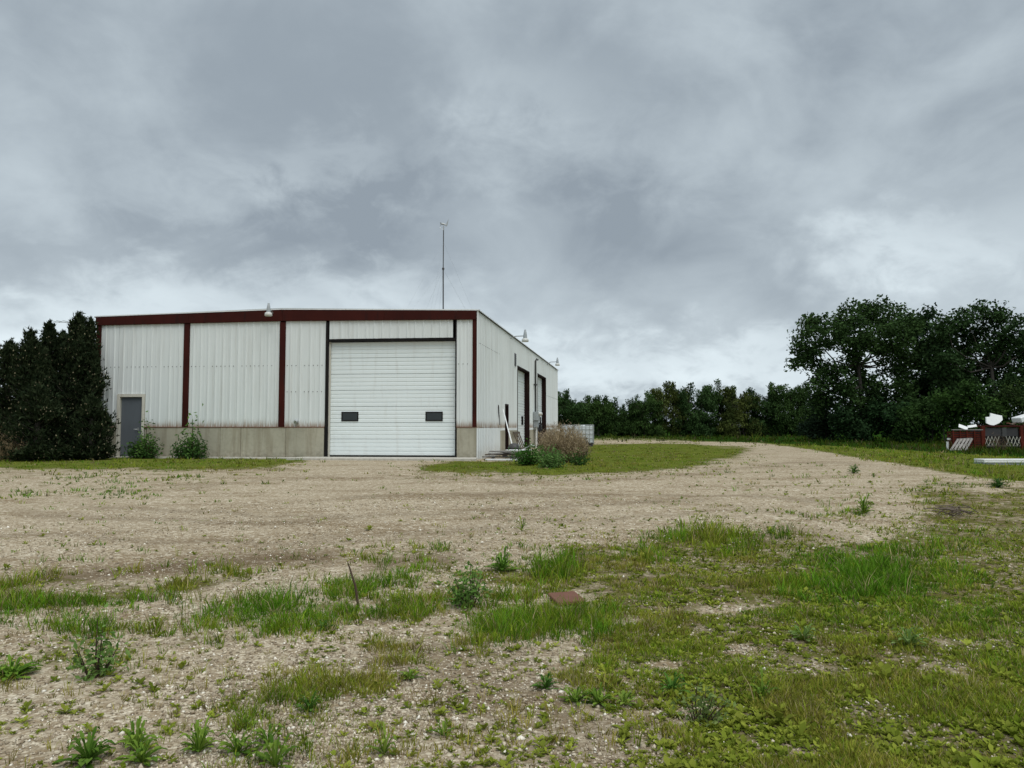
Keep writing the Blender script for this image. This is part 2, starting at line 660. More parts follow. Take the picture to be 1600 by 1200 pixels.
# polygon outline (survey points in the picture), cover, blade height, greenness, raggedness
REG = [
    # lawn strip before the building
    ([(-400, 716), (150, 714), (470, 714), (492, 719), (440, 729), (330, 735), (190, 733), (-400, 736)], .85, .08, .5, 6),
    # patches on the left of the yard
    ([(10, 752), (110, 738), (200, 752), (360, 742), (370, 762), (270, 768), (200, 782), (20, 770)], .38, .09, .7, 7),
    # strip along the wheel tracks, left
    ([(-500, 960), (0, 940), (150, 918), (300, 898), (390, 893), (385, 908), (250, 936), (120, 955), (0, 972), (-500, 1010)], .74, .11, .75, 15),
    ([(-300, 925), (0, 908), (70, 898), (145, 896), (150, 912), (60, 918), (-300, 940)], .7, .14, .6, 6),
    # tufts on the near left
    ([(305, 985), (330, 960), (400, 945), (470, 955), (460, 985), (380, 995)], .62, .12, .8, 22),
    ([(50, 1030), (70, 995), (150, 985), (215, 1000), (170, 1030), (90, 1050)], .62, .13, .8, 20),
    ([(180, 1055), (210, 1035), (280, 1040), (270, 1060)], .5, .08, .45, 20),
    ([(235, 1015), (260, 985), (310, 990), (290, 1015)], .6, .10, .75, 20),
    ([(-300, 1060), (-10, 1010), (40, 1015), (30, 1065), (-300, 1110)], .5, .10, .7, 20),
    # middle patch round the rod
    ([(470, 960), (480, 915), (560, 905), (690, 905), (720, 925), (650, 950), (590, 965), (520, 965)], .60, .10, .7, 28),
    ([(530, 872), (600, 858), (710, 858), (690, 870), (560, 876)], .55, .10, .6, 6),
    # bright patch by the plate
    ([(735, 990), (760, 955), (830, 950), (905, 948), (905, 972), (860, 988), (780, 1000)], .82, .13, .9, 22),
    # broad field
    ([(690, 905), (740, 880), (850, 880), (930, 858), (1010, 850), (1120, 832), (1190, 840), (1260, 853), (1330, 856), (1380, 840), (1420, 812),
      (1470, 775), (1520, 770), (1600, 752), (2400, 740), (2400, 1500), (1120, 1500), (1080, 1250), (1010, 1080), (960, 1000), (920, 945), (800, 940)], .80, .052, .45, 24),
    # thin cover left of the field
    ([(480, 975), (760, 900), (960, 950), (1100, 1100), (1150, 1500), (300, 1500), (640, 1130), (420, 1080)], .40, .06, .25, 34),
    ([(-600, 1040), (200, 970), (480, 960), (660, 1120), (560, 1160), (-600, 1220)], .24, .065, .3, 34),
    # lush clumps in the field
    ([(1000, 862), (1030, 846), (1110, 832), (1170, 834), (1215, 850), (1180, 862), (1090, 868)], 1.0, .19, 1.0, 12),
    ([(1240, 925), (1290, 880), (1390, 868), (1490, 880), (1510, 905), (1420, 925), (1300, 940)], 1.0, .14, 1.0, 18),
    ([(820, 900), (850, 872), (900, 872), (890, 905)], .95, .16, .85, 6),
    # thin scatter over the gravel
    ([(620, 748), (660, 722), (920, 712), (1190, 696), (1200, 716), (1120, 738), (960, 748), (800, 752)], .45, .06, .45, 8),
    ([(-400, 722), (520, 722), (470, 741), (300, 746), (-400, 748)], .45, .07, .5, 7),
    ([(1080, 735), (1180, 715), (1500, 745), (1480, 790), (1400, 830), (1150, 830), (1050, 800)], .20, .08, .6, 20),
    ([(-200, 735), (420, 733), (480, 750), (330, 790), (-200, 800)], .26, .07, .6, 14),
    ([(-200, 850), (500, 840), (900, 800), (1050, 830), (700, 880), (-200, 920)], .16, .07, .5, 20),
    # spots on the gravel edge, right
    ([(1260, 805), (1320, 797), (1345, 806), (1300, 815)], .6, .10, .6, 6),
    ([(1420, 775), (1440, 752), (1520, 752), (1520, 772), (1460, 790)], .62, .10, .6, 8),
    # lawn island beside the side yard
    ([(655, 740), (690, 724), (745, 720), (900, 716), (915, 692), (1060, 692), (1165, 700), (1150, 712), (1080, 728), (960, 737), (880, 741), (740, 739)], .93, .06, .4, 7),
    # beyond the gravel loop
    ([(905, 687.5), (1000, 688), (1180, 691.5), (1240, 699), (1320, 712), (1420, 728), (1500, 742), (1560, 752), (1700, 752), (3000, 760), (3000, 660), (905, 660)], 1.0, .12, .5, 1.2),
    ([(-3000, 660), (905, 660), (905, 688), (700, 712), (150, 714), (0, 714), (-3000, 716)], 1.0, .12, .5, 1.2),
    # taller dark grass below the shelterbelt
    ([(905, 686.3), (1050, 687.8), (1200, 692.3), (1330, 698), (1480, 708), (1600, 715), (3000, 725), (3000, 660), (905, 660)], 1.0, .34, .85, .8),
]
# bare, pale gravel spots inside the field
BARE = [(888, 946, 34, 9), (1140, 952, 45, 7), (1150, 1015, 40, 8), (1040, 1040, 45, 9), (1080, 1112, 60, 14), (1240, 1175, 50, 10), (680, 1082, 45, 14), (610, 985, 50, 16), (640, 925, 45, 7), (800, 925, 40, 6), (960, 968, 40, 8), (940, 1180, 70, 16)]


def cover(x, y, rough=0.0):
    """cover density, blade height, greenness, lawn flag for ground points"""
    z = terrain(x, y)
    P = np.stack([x, y, z], -1)
    u, v = project(P)
    d = np.maximum(np.hypot(x, y), 1)
    nx = fbm(x * 1.3, y * 1.3, 21, 4) - 0.5
    ny = fbm(x * 1.3, y * 1.3, 41, 4) - 0.5
    ju, jv = rng.normal(size=x.shape), rng.normal(size=x.shape)
    den = np.zeros(x.shape)
    hh = np.full(x.shape, .07)
    gr = np.full(x.shape, .4)
    lawn = np.zeros(x.shape)
    for i, (poly, c, h, g, rag) in enumerate(REG):
        uu = u + nx * rag * 7 + rough * ju * rag * 1.6
        vv = v + ny * rag * 2.2 + rough * jv * (rag * .55 + 1.2)
        ins = pip(uu, vv, poly) & (y > 0.5)
        take = ins & (c >= den)
        den = np.where(take, c, den)
        hh = np.where(take, h, hh)
        gr = np.where(take, g, gr)
        if i >= len(REG) - 4 or i == 0:
            lawn = np.where(take, 1.0, lawn)
    far = (y <= 0.5)
    den = np.where(far, .35, den)
    for (bu, bv, ru, rv) in BARE:
        q = ((u - bu + nx * ru * 1.5) / ru) ** 2 + ((v - bv + ny * rv * 1.5) / rv) ** 2
        den = den * (1 - 0.9 * np.exp(-q * 1.2))
    return den, hh, gr, lawn


# ------------------------------------------------------------------ ground sheet
def make_ground():
    a1 = np.arange(-42, 42.01, 0.28)
    a2 = np.arange(42, 318, 6.0)[1:]
    ang = np.radians(np.concatenate([a1, a2]))
    rad = np.concatenate([[0.02], np.geomspace(0.6, 60, 560), np.geomspace(66, 6000, 24)])
    A, R = np.meshgrid(ang, rad)
    X, Y = R * np.sin(A), R * np.cos(A)
    Z = terrain(X, Y)
    nr, na = X.shape
    V = np.stack([X, Y, Z], -1).reshape(-1, 3)
    i, j = np.meshgrid(np.arange(nr - 1), np.arange(na), indexing='ij')
    j2 = (j + 1) % na
    F = np.stack([i * na + j, (i + 1) * na + j, (i + 1) * na + j2, i * na + j2], -1).reshape(-1, 4)[:, ::-1]
    den, hh, gr, lawn = cover(X.ravel(), Y.ravel())

    def blur(a, it):
        a = a.reshape(nr, na)
        for _ in range(it):
            a = (a + np.roll(a, 1, 1) + np.roll(a, -1, 1) + np.vstack([a[:1], a[:-1]]) + np.vstack([a[1:], a[-1:]])) / 5
        return a.ravel()
    den, lawn, gr = blur(den, 9), blur(lawn, 9), blur(gr, 2)
    o = build_np('ground', V, F, M['ground'], k=4, smooth=True)
    me = o.data
    u, v = project(V)
    nx = fbm(X.ravel() * .8, Y.ravel() * .8, 61, 4) - 0.5
    vv = v + nx * 18
    damp = np.zeros(len(V))

    def band(pts, wd, amt):
        nonlocal damp
        pu = [p[0] for p in pts]
        pc = np.interp(u, pu, [p[1] for p in pts])
        inside = (u > pu[0]) & (u < pu[-1])
        edge = np.minimum(1, np.minimum(np.abs(u - pu[0]), np.abs(u - pu[-1])) / 60)
        damp = np.maximum(damp, amt * inside * edge * np.exp(-((vv - pc) / wd) ** 2))
    band([(-300, 935), (0, 915), (200, 895), (430, 872), (560, 868)], 13, 1.0)
    band([(-200, 842), (100, 838), (300, 850), (520, 846), (700, 836)], 4, .5)
    band([(700, 806), (900, 812), (1100, 800), (1300, 806)], 3.5, .4)
    band([(560, 738), (760, 752), (980, 748), (1250, 722), (1400, 728)], 2.5, .4)
    band([(540, 893), (640, 878), (720, 872), (760, 874)], 9, .9)
    band([(1150, 838), (1250, 836), (1350, 842)], 9, .7)
    band([(0, 800), (200, 812), (420, 815), (620, 805)], 4, .5)
    band([(100, 795), (350, 800), (560, 808), (900, 790), (1150, 782)], 3.5, .45)
    band([(450, 840), (600, 832), (850, 822)], 5, .4)
    band([(250, 760), (500, 745), (700, 752)], 2.5, .35)
    band([(500, 780), (800, 772), (1200, 775), (1330, 785)], 3, .5)
    band([(1000, 745), (1200, 728), (1330, 735)], 2.5, .3)
    # soil shows through where the turf is thin
    u2 = (u > 560) & (v > 960)
    damp = np.maximum(damp, u2 * 0.55 * sstep(0.45, 0.65, fbm(X.ravel() * 1.6, Y.ravel() * 1.6, 77, 4)))
    for nm, arr in (('cover', den * (.75 + .25 * lawn)), ('damp', damp), ('lawn', lawn), ('lush', sstep(.6, .85, gr) * (lawn > 0.2))):
        a = me.attributes.new(nm, 'FLOAT', 'POINT')
        a.data.foreach_set('value', arr.astype(np.float32))
    tag(o, kind='structure')
    return o


make_ground()

# ------------------------------------------------------------------ the steel building
R0 = at(747, 717, 25.5)[:2]
L0 = np.array([(149 - 800) / FPX * 27.02, 27.02])
B0 = np.array([(871.3 - 800) / FPX * 52.4, 52.4])
ef = (R0 - L0)
W = np.linalg.norm(ef)
ef = ef / W
nf = np.array([ef[1], -ef[0]])                      # outward, towards the viewer
es = (B0 - R0)
D = np.linalg.norm(es)
es = es / D
ns = np.array([es[1], -es[0]])                      # outward, to the right
EAVE, RIDGE = 4.95, 5.09
ZC = 1.05                                           # top of the concrete stem wall


class Face:
    def __init__(s, o, e, n):
        s.o, s.e, s.n = o, e, n

    def P(s, a, z, d=0.0):
        q = s.o + s.e * a + s.n * d
        return np.array([q[0], q[1], z])

    def box(s, mb, a0, a1, z0, z1, d0, d1, m=0):
        mb.hexa([s.P(a0, z0, d1), s.P(a1, z0, d1), s.P(a1, z0, d0), s.P(a0, z0, d0),
                 s.P(a0, z1, d1), s.P(a1, z1, d1), s.P(a1, z1, d0), s.P(a0, z1, d0)], m)

    def hit(s, u, v, d=0.0):
        r = ray(u, v)
        o = s.o + s.n * d
        t = (s.n @ o) / (s.n @ r[:2])
        p = r * t
        return float((p[:2] - s.o) @ s.e), float(p[2] + CAMZ)


FR = Face(L0, ef, nf)
SD = Face(R0, es, ns)
wh = empty('warehouse', (R0[0], R0[1], 0))
tag(wh, 'long white steel warehouse with dark red trim and three overhead doors', 'warehouse')


def fa(u, v=600):
    return FR.hit(u, v)[0]


def sa(u, v=600):
    return SD.hit(u, v)[0]


def siding(face, a0, a1, z0, z1, d=0.0, sheet=0.92, rib=0.305, parent=wh):
    n = max(1, round((a1 - a0) / sheet))
    wd = (a1 - a0) / n
    nr = max(1, round(wd / rib))
    for i in range(n):
        s0 = a0 + i * wd
        prof = [(s0, 0.004)]
        p = wd / nr
        for k in range(nr):
            c = s0 + (k + 0.5) * p
            h = 0.024
            prof += [(c - 0.036, 0.0), (c - 0.017, h), (c + 0.017, h), (c + 0.036, 0.0)]
            # two low stiffening swages
            if k < nr - 1:
                q = c + p / 2
                prof += [(q - 0.03, 0.0), (q, 0.005), (q + 0.03, 0.0)]
        prof += [(s0 + wd - 0.002, 0.001)]
        vs, fs = [], []
        lean = random.uniform(-0.003, 0.003)
        for a, h in prof:
            vs += [face.P(a, z0 + random.uniform(-.003, .003), d + h + lean), face.P(a, z1, d + h)]
        for k in range(len(prof) - 1):
            fs.append((2 * k, 2 * k + 2, 2 * k + 3, 2 * k + 1))
        # return the sheet into the wall so that it has thickness
        b = len(vs)
        vs += [face.P(prof[0][0], z0, d - .03), face.P(prof[0][0], z1, d - .03), face.P(prof[-1][0], z0, d - .03), face.P(prof[-1][0], z1, d - .03)]
        e = 2 * (len(prof) - 1)
        fs += [(b, 0, 1, b + 1), (e, b + 2, b + 3, e + 1)]
        fs += [(b + 1, b + 3, b + 2, b)]
        mb = MB()
        mb.add(vs, fs)
        build('siding_panel', mb, M['siding'], parent)


def screws(face, rows, d):
    mb = MB()
    for a0, a1, z in rows:
        n = int((a1 - a0) / 0.153)
        for k in range(n):
            a = a0 + 0.075 + k * 0.153
            face.box(mb, a - .011, a + .011, z - .011, z + .011, d, d + .012)
    build('screw_row', mb, M['steel_dark'], wh)['kind'] = 'stuff'


# front layout (metres along the front wall)
aD0, aD1 = fa(512.5), fa(711.5)
aB0, aB1 = fa(508.6), fa(713.0)
c1a, c1b = fa(286.5), fa(295.5)
c2a, c2b = fa(436.5), fa(445.5)
c3a = fa(738.5)
mdA, mdB = fa(184.5), fa(227.5)
zDH = FR.hit(610, 529.5)[1]                         # head of the big door opening
zMD = FR.hit(205, 616)[1]
zFb = EAVE - 0.30
zp = zFb + 0.1

# core of the building, set back behind the cladding
mb = MB()
q = [SD.P(0.35, 0.0)[:2] * 0]
def corner(a, b):
    p = R0 + es * a - ef * b
    return p
for nm, zz in (('core', 0),):
    c = [corner(.35, .35), corner(D - .35, .35), corner(D - .35, W - .35), corner(.35, W - .35)]
    mb.hexa([(*p, -0.05) for p in c] + [(*p, EAVE - .06) for p in c])
build('inner_wall', mb, M['dark'], wh)

# stem wall pieces in front
def stem(face, a0, a1, z1, d=0.02, name='concrete_wall', tie=True):
    mb = MB()
    face.box(mb, a0, a1, -0.12, z1, -0.32, d)
    # shallow form joints as thin recesses are cut by splitting the pour
    return build(name, mb, M['concrete'], wh, bevel=0.012)


pours = [0.03, mdA - 0.004]
stem(FR, 0.03, mdA - .02, ZC)
b0 = mdB + .02
cuts = [b0, fa(346), fa(378), fa(448), aB0 - .02]
for i in range(len(cuts) - 1):
    stem(FR, cuts[i] + .004, cuts[i + 1] - .004, ZC, 0.02 + 0.006 * (i % 2))
stem(FR, aB1 + .02, W - .03, ZC)

# siding on the front
c0 = 0.16
siding(FR, c0, mdA - .01, ZC + .01, zp)
siding(FR, mdA, mdB, zMD + .01, zp)
siding(FR, mdB + .01, c1a, ZC + .01, zp)
siding(FR, c1b, c2a, ZC + .01, zp)
siding(FR, c2b, aB0 - .01, ZC + .01, zp)
siding(FR, aB0 + .12, aB1 - .12, zDH + .02, zp)
siding(FR, aB1 + .01, c3a, ZC + .01, zp)
zs = FR.hit(440, 571.3)[1]
zs2 = FR.hit(480, 612)[1]
screws(FR, [(c0, c1a, zs), (c1b, c2a, zs), (c2b, aB0, zs), (c2b, aB0, zs2), (aB1, c3a, zs)], 0.002)

# sill angle below the sheets (rusty)
for a, b in ((c0, mdA - .01), (mdB + .01, aB0 - .01), (aB1 + .01, W - .02)):
    mb = MB()
    FR.box(mb, a, b, ZC - .012, ZC + .014, -.02, .036)
    build('sill_trim', mb, M['rust_plate'], wh)

# red columns and fascia
for a, b in ((-0.02, c0), (c1a, c1b), (c2a, c2b), (c3a, W - 0.045)):
    mb = MB()
    FR.box(mb, a, b, ZC + .016, zFb - .002, -.03, .05)
    build('column', mb, M['red'], wh, bevel=.006)
am = W / 2 + .02
for k, (a, b) in enumerate(((-.03, c1b - .03), (c1b - .026, am), (am + .004, fa(600)), (fa(600) + .004, W - .047))):
    mb = MB()
    za = EAVE + (RIDGE - EAVE) * (1 - abs(a - W / 2) / (W / 2))
    zb = EAVE + (RIDGE - EAVE) * (1 - abs(b - W / 2) / (W / 2))
    fb = lambda a: zFb - .02 + .05 * (1 - abs(a - W / 2) / (W / 2))
    d0, d1 = -.05, .085 + .002 * (k % 2)
    mb.hexa([FR.P(a, fb(a), d1), FR.P(b, fb(b), d1), FR.P(b, fb(b), d0), FR.P(a, fb(a), d0),
             FR.P(a, za - .02, d1), FR.P(b, zb - .02, d1), FR.P(b, zb - .02, d0), FR.P(a, za - .02, d0)])
    build('fascia_panel', mb, M['red'], wh, bevel=.006)

# big door: jambs, head, sections
mb = MB()
FR.box(mb, aB0, aD0, 0.0, zFb - .03, -.3, .03)
build('door_jamb', mb, M['black'], wh)
mb = MB()
FR.box(mb, aD1, aB1, 0.0, zFb - .03, -.3, .03)
build('door_jamb', mb, M['black'], wh)
mb = MB()
FR.box(mb, aD0, aD1, zDH - .07, zDH, -.3, .028)
build('door_header', mb, M['black'], wh)
FR.box(mb := MB(), aD0 + .003, aD0 + .055, 0.03, zDH - .075, -.12, -.06)
build('door_track', mb, M['cream'], wh)


def overhead(face, a0, a1, z0, z1, dep, nsec, wins, winsec, label):
    root = empty('overhead_door', face.P((a0 + a1) / 2, z0, dep))
    root.parent = wh
    root.location = Vector(face.P((a0 + a1) / 2, z0, dep)) - Vector(WPOS[wh.name])
    tag(root, label)
    H = (z1 - z0) / nsec
    for i in range(nsec):
        b = z0 + i * H
        # cross section of one pressed steel section with ribs
        prof = [(b + .004, -.022), (b + .018, 0)]
        nr = 4
        for k in range(1, nr):
            zc = b + H * k / nr
            prof += [(zc - .022, 0.0), (zc - .008, -.016), (zc + .008, -.016), (zc + .022, 0.0)]
        prof += [(b + H - .018, 0), (b + H - .004, -.022)]
        mbx = MB()
        vs, fs = [], []
        for z, h in prof:
            vs += [face.P(a0, z, dep + h), face.P(a1, z, dep + h)]
        for k in range(len(prof) - 1):
            fs.append((2 * k, 2 * k + 1, 2 * k + 3, 2 * k + 2))
        nb = len(vs)
        vs += [face.P(a0, b + .004, dep - .045), face.P(a1, b + .004, dep - .045), face.P(a1, b + H - .004, dep - .045), face.P(a0, b + H - .004, dep - .045)]
        fs += [(nb, nb + 1, 1, 0), (nb - 2, nb - 1, nb + 2, nb + 3), (nb + 3, nb + 2, nb + 1, nb)]
        mbx.add(vs, fs)
        build('door_section', mbx, M['door_white'], root)
    for (w0, w1) in wins:
        zc0 = z0 + H * winsec + H * .10
        zc1 = zc0 + (.32 if face is FR else .42)
        mbx = MB()
        fw = .035
        face.box(mbx, w0, w1, zc0, zc0 + fw, dep - .02, dep + .018)
        face.box(mbx, w0, w1, zc1 - fw, zc1, dep - .02, dep + .018)
        face.box(mbx, w0, w0 + fw, zc0 + fw, zc1 - fw, dep - .02, dep + .018)
        face.box(mbx, w1 - fw, w1, zc0 + fw, zc1 - fw, dep - .02, dep + .018)
        build('window_frame', mbx, M['black'], root)
        mbx = MB()
        face.box(mbx, w0 + fw, w1 - fw, zc0 + fw, zc1 - fw, dep - .01, dep + .006)
        build('window_pane', mbx, M['glass'], root)
    mbx = MB()
    face.box(mbx, a0, a1, z0 - .035, z0 + .002, dep - .04, dep + .004)
    build('bottom_seal', mbx, M['rubber'], root)
    return root


w1 = (FR.hit(531.5, 650)[0], FR.hit(558, 650)[0])
w2 = (FR.hit(663.5, 650)[0], FR.hit(690.5, 650)[0])
overhead(FR, aD0 + .01, aD1 - .01, 0.095, zDH - .075, -.14, 7, [w1, w2], 2, 'white overhead door in the front wall with two dark windows')

# grey man door
root = empty('entry_door', FR.P((mdA + mdB) / 2, 0, 0))
root.parent = wh
root.location = Vector(FR.P((mdA + mdB) / 2, 0, 0)) - Vector(WPOS[wh.name])
tag(root, 'grey steel entry door in a cream frame')
fl, fr_ = FR.hit(187.5, 660)[0], FR.hit(222, 660)[0]
mb = MB()
FR.box(mb, mdA + .005, fl, -.05, zMD, -.2, .05)
FR.box(mb, fr_, mdB - .005, -.05, zMD, -.2, .05)
FR.box(mb, fl, fr_, zMD - .10, zMD, -.2, .05)
build('door_frame', mb, M['cream'], root, bevel=.005)
mb = MB()
FR.box(mb, fl + .006, fr_ - .006, 0.04, zMD - .106, -.09, -.045)
build('door_leaf', mb, M['grey_door'], root, bevel=.004)
mb = MB()
ah, zh = FR.hit(215, 671)
FR.box(mb, ah - .03, ah + .03, zh - .06, zh + .06, -.046, -.036)
mb.tube([FR.P(ah, zh, -.04), FR.P(ah, zh, .02), FR.P(ah - .13, zh + .005, .02)], .013, 8)
build('handle', mb, M['galv'], root)

# small vent cap on the front
av, zv = FR.hit(463.5, 659)
mb = MB()
mb.tube([FR.P(av, zv, 0), FR.P(av, zv, .07)], .055, 12)
mb.tube([FR.P(av, zv, .07), FR.P(av, zv - .02, .12)], [.075, .06], 12)
build('vent_cap', mb, M['galv'], wh)

# ---- right side wall
so1 = (sa(808, 640), sa(826.5, 640))
so2 = (sa(839.5, 640), sa(852.5, 640))
zS1 = SD.hit(826.5, 581)[1]
zS2 = SD.hit(852.5, 590.5)[1]
smd = (sa(789, 670), sa(793.8, 670))
zsm = SD.hit(789, 631)[1]
a_c = sa(781.5)
mb = MB()
# corner flashing
FR.box(mb, W - .042, W + .010, -.04, EAVE - .03, -.06, .058)
build('corner_trim', mb, M['siding'], wh)
siding(SD, .06, a_c, ZC - .0, EAVE - .06)
siding(SD, .06, a_c, -.04, ZC - .01, d=.004)
siding(SD, a_c, smd[0], ZC - .13, EAVE - .06)
siding(SD, smd[0], smd[1], zsm, EAVE - .06)
siding(SD, smd[1], so1[0], ZC - .13, EAVE - .06)
siding(SD, so1[0], so1[1], zS1 + .01, EAVE - .06)
siding(SD, so1[1], so2[0], ZC - .13, EAVE - .06)
siding(SD, so2[0], so2[1], zS2 + .01, EAVE - .06)
siding(SD, so2[1], D, ZC - .13, EAVE - .06)
for a, b in ((a_c + .01, smd[0] - .01), (smd[1] + .01, so1[0] - .02), (so1[1] + .02, so2[0] - .02), (so2[1] + .02, D - .02)):
    stem(SD, a, b, ZC - .135, 0.012)
screws(SD, [(.1, a_c, SD.hit(765, 545)[1]), (so2[1], D, SD.hit(862, 621)[1])], 0.004)
for (s, z1_, lab) in ((so1, zS1, 'white overhead door in the side wall, nearer of the two'), (so2, zS2, 'white overhead door in the side wall, farther of the two')):
    mb = MB()
    SD.box(mb, s[0] - .016, s[0] + .05, -.02, z1_, -.33, .03)
    SD.box(mb, s[1] - .05, s[1] + .016, -.02, z1_, -.33, .03)
    SD.box(mb, s[0] + .05, s[1] - .05, z1_ - .05, z1_, -.33, .03)
    build('door_jamb', mb, M['brown_jamb'], wh)
    wl = s[1] - s[0]
    overhead(SD, s[0] + .055, s[1] - .055, .05, z1_ - .055, -.22, 7, [(s[0] + wl * .72, s[0] + wl * .86)], 2, lab)
mb = MB()
SD.box(mb, smd[0] + .01, smd[0] + .09, -.02, zsm, -.3, .03)
SD.box(mb, smd[1] - .09, smd[1] - .01, -.02, zsm, -.3, .03)
SD.box(mb, smd[0] + .09, smd[1] - .09, zsm - .08, zsm, -.3, .03)
build('door_frame', mb, M['brown_jamb'], wh)
mb = MB()
SD.box(mb, smd[0] + .095, smd[1] - .095, .0, zsm - .085, -.2, -.15)
build('door_leaf', mb, M['brown_jamb'], wh)
# louvre high in the side wall
lv = (sa(802.8, 560), sa(805.6, 560))
lz = (SD.hit(804, 571.5)[1], SD.hit(804, 552)[1])
mb = MB()
SD.box(mb, lv[0], lv[1], lz[0], lz[1], -.02, .03)
for k in range(7):
    z = lz[0] + (lz[1] - lz[0]) * (k + .5) / 7
    SD.box(mb, lv[0] + .03, lv[1] - .03, z - .03, z + .01, .03, .045)
build('wall_vent', mb, M['steel_dark'], wh)
# black strip standing in for a dark vertical slot in the wall
mb = MB()
p0 = SD.P(sa(778, 640), SD.hit(778, 633)[1], .03)
p1 = SD.P(sa(779, 650), SD.hit(779.5, 664)[1], .05)
mb.beam(p0, p1, .10, .02, (1, 0, 0))
build('slot_strip', mb, M['black'], wh)
# back and left walls, never the main view
BK = Face(corner(D, 0), -ef, es)
LF = Face(corner(D, W), -es, -ef)
siding(BK, .05, W - .05, -.04, EAVE - .06)
siding(LF, .05, D - .05, -.04, EAVE - .06, sheet=1.85)

# roof: two ribbed slopes
for sgn in (0, 1):
    mb = MB()
    n = int(D / .305)
    vs, fs = [], []
    pts = []
    for k in range(n + 1):
        a = -.09 + (D + .14) * k / n
        pts += [(a - .045, 0), (a - .022, .035), (a + .022, .035), (a + .045, 0)]
    for a, h in pts:
        pr = R0 + es * max(-.09, a)
        pl = pr - ef * W
        pm = pr - ef * (W / 2)
        e = (pr + ef * .07) if sgn == 0 else (pl - ef * .07)
        vs += [(e[0], e[1], EAVE - .03 + h), (pm[0], pm[1], RIDGE - .0 + h), (e[0], e[1], EAVE - .045)]
    for k in range(len(pts) - 1):
        f = (3 * k, 3 * k + 3, 3 * k + 4, 3 * k + 1)
        g = (3 * k + 2, 3 * k + 5, 3 * k + 3, 3 * k)
        fs += [f if sgn == 0 else f[::-1], g if sgn == 0 else g[::-1]]
    mb.add(vs, fs)
    build('roof', mb, M['galv'], wh)
for a, b in ((-.05, W / 2), (W / 2 + .003, W + .03)):
    mb = MB()
    za = EAVE + (RIDGE - EAVE) * (1 - abs(a - W / 2) / (W / 2))
    zb = EAVE + (RIDGE - EAVE) * (1 - abs(b - W / 2) / (W / 2))
    d0, d1 = -.10, .095
    mb.hexa([FR.P(a, za - .018, d1), FR.P(b, zb - .018, d1), FR.P(b, zb - .018, d0), FR.P(a, za - .018, d0),
             FR.P(a, za + .015, d1), FR.P(b, zb + .015, d1), FR.P(b, zb + .015, d0), FR.P(a, za + .015, d0)])
    build('rake_trim', mb, M['white_metal'], wh)

# apron slab and kerb
mb = MB()
ap = [FR.P(fa(478), 0, .03), FR.P(W - .02, 0, .03), FR.P(W + .1, 0, 1.05), FR.P(fa(560), 0, 1.15), FR.P(fa(468), 0, 1.05)]
n = len(ap)
vs = [p + (0, 0, -.2) for p in ap] + [p + (0, 0, .055) for p in ap]
mb.add(vs, [tuple(range(n))[::-1], tuple(range(n, 2 * n))] + [(i, (i + 1) % n, (i + 1) % n + n, i + n) for i in range(n)])
tag(build('apron', mb, M['slab'], bevel=.01), kind='structure')
mb = MB()
FR.box(mb, fa(150), fa(465), -.15, .035, .035, .34)
tag(build('footing', mb, M['slab'], bevel=.01), kind='structure')


# ------------------------------------------------------------------ lamps on the walls
def yard_light(base, out, reach, rise, s, label):
    base = np.array(base)
    out = np.array([*out, 0.0])
    root = tag(empty('yard_light', base), label, 'lamp', 'yard lights on the warehouse')
    tip = base + out * reach + (0, 0, rise)
    mb = MB()
    mb.tube([base, base + out * .06 + (0, 0, rise * .5), base + out * reach * .35 + (0, 0, rise * .95), tip], .025 * s, 8)
    build('arm', mb, M['galv'], root)
    mb = MB()
    mb.lathe(tip + (0, 0, -.02), [(.10 * s, -.10 * s), (.085 * s, .10 * s), (.075 * s, .13 * s), (.07 * s, .22 * s), (.05 * s, .235 * s), (.048 * s, .32 * s), (.03 * s, .335 * s)], 14)
    build('head', mb, M['grey_box'], root)
    mb = MB()
    mb.lathe(tip + (0, 0, -.12 * s), [(.13 * s, -.18 * s), (.175 * s, -.16 * s), (.16 * s, -.03 * s), (.10 * s, .0)], 18)
    build('lens', mb, M['lens'], root)
    return root


a_, z_ = FR.hit(428, 494)
yard_light(FR.P(a_, 4.95, .09), nf, (.35), .07, .74, 'yard light with grey cap above the fascia of the front wall')
yard_light(SD.P(sa(796.5, 535), EAVE - .22, .03), ns, .62, .12, .85, 'yard light on a curved arm, nearer one on the side wall')
yard_light(SD.P(sa(854, 575), EAVE - .22, .03), ns, .62, .20, .8, 'yard light on a curved arm at the far end of the side wall')

# ------------------------------------------------------------------ electric service on the side wall
am_ = sa(833.5, 650)
root = tag(empty('electric_meter', SD.P(am_, .9, 0)), 'grey electric meter boxes with a tall conduit between the side doors', 'meter box')
zt, zb = SD.hit(833, 643.5)[1], SD.hit(833, 668)[1]
mb = MB()
SD.box(mb, am_ - .35, am_ + .35, (zt + zb) / 2 - .04, zt, .03, .30)
build('meter_box', mb, M['grey_box'], root, bevel=.01)
mb = MB()
SD.box(mb, am_ - .28, am_ + .3, zb, (zt + zb) / 2 - .045, .03, .24)
build('switch_box', mb, M['grey_box'], root, bevel=.01)
for k in (-.17, .17):
    mb = MB()
    zc = (zt + zb) / 2 + .30
    mb.tube([SD.P(am_ + k, zc, .3), SD.P(am_ + k, zc, .36)], .09, 14)
    mb.tube([SD.P(am_ + k, zc, .36), SD.P(am_ + k, zc, .44)], [.095, .06], 14)
    build('meter', mb, M['lens'], root)
mb = MB()
ztop = SD.hit(835, 562)[1]
mb.tube([SD.P(am_ + .1, zt, .1), SD.P(am_ + .1, ztop - .1, .1), SD.P(am_ + .1, ztop, .16), SD.P(am_ + .1, ztop - .06, .24)], .05, 8)
SD.box(mb, am_ - .02, am_ + .22, (zt + ztop) / 2, (zt + ztop) / 2 + .08, .02, .17)
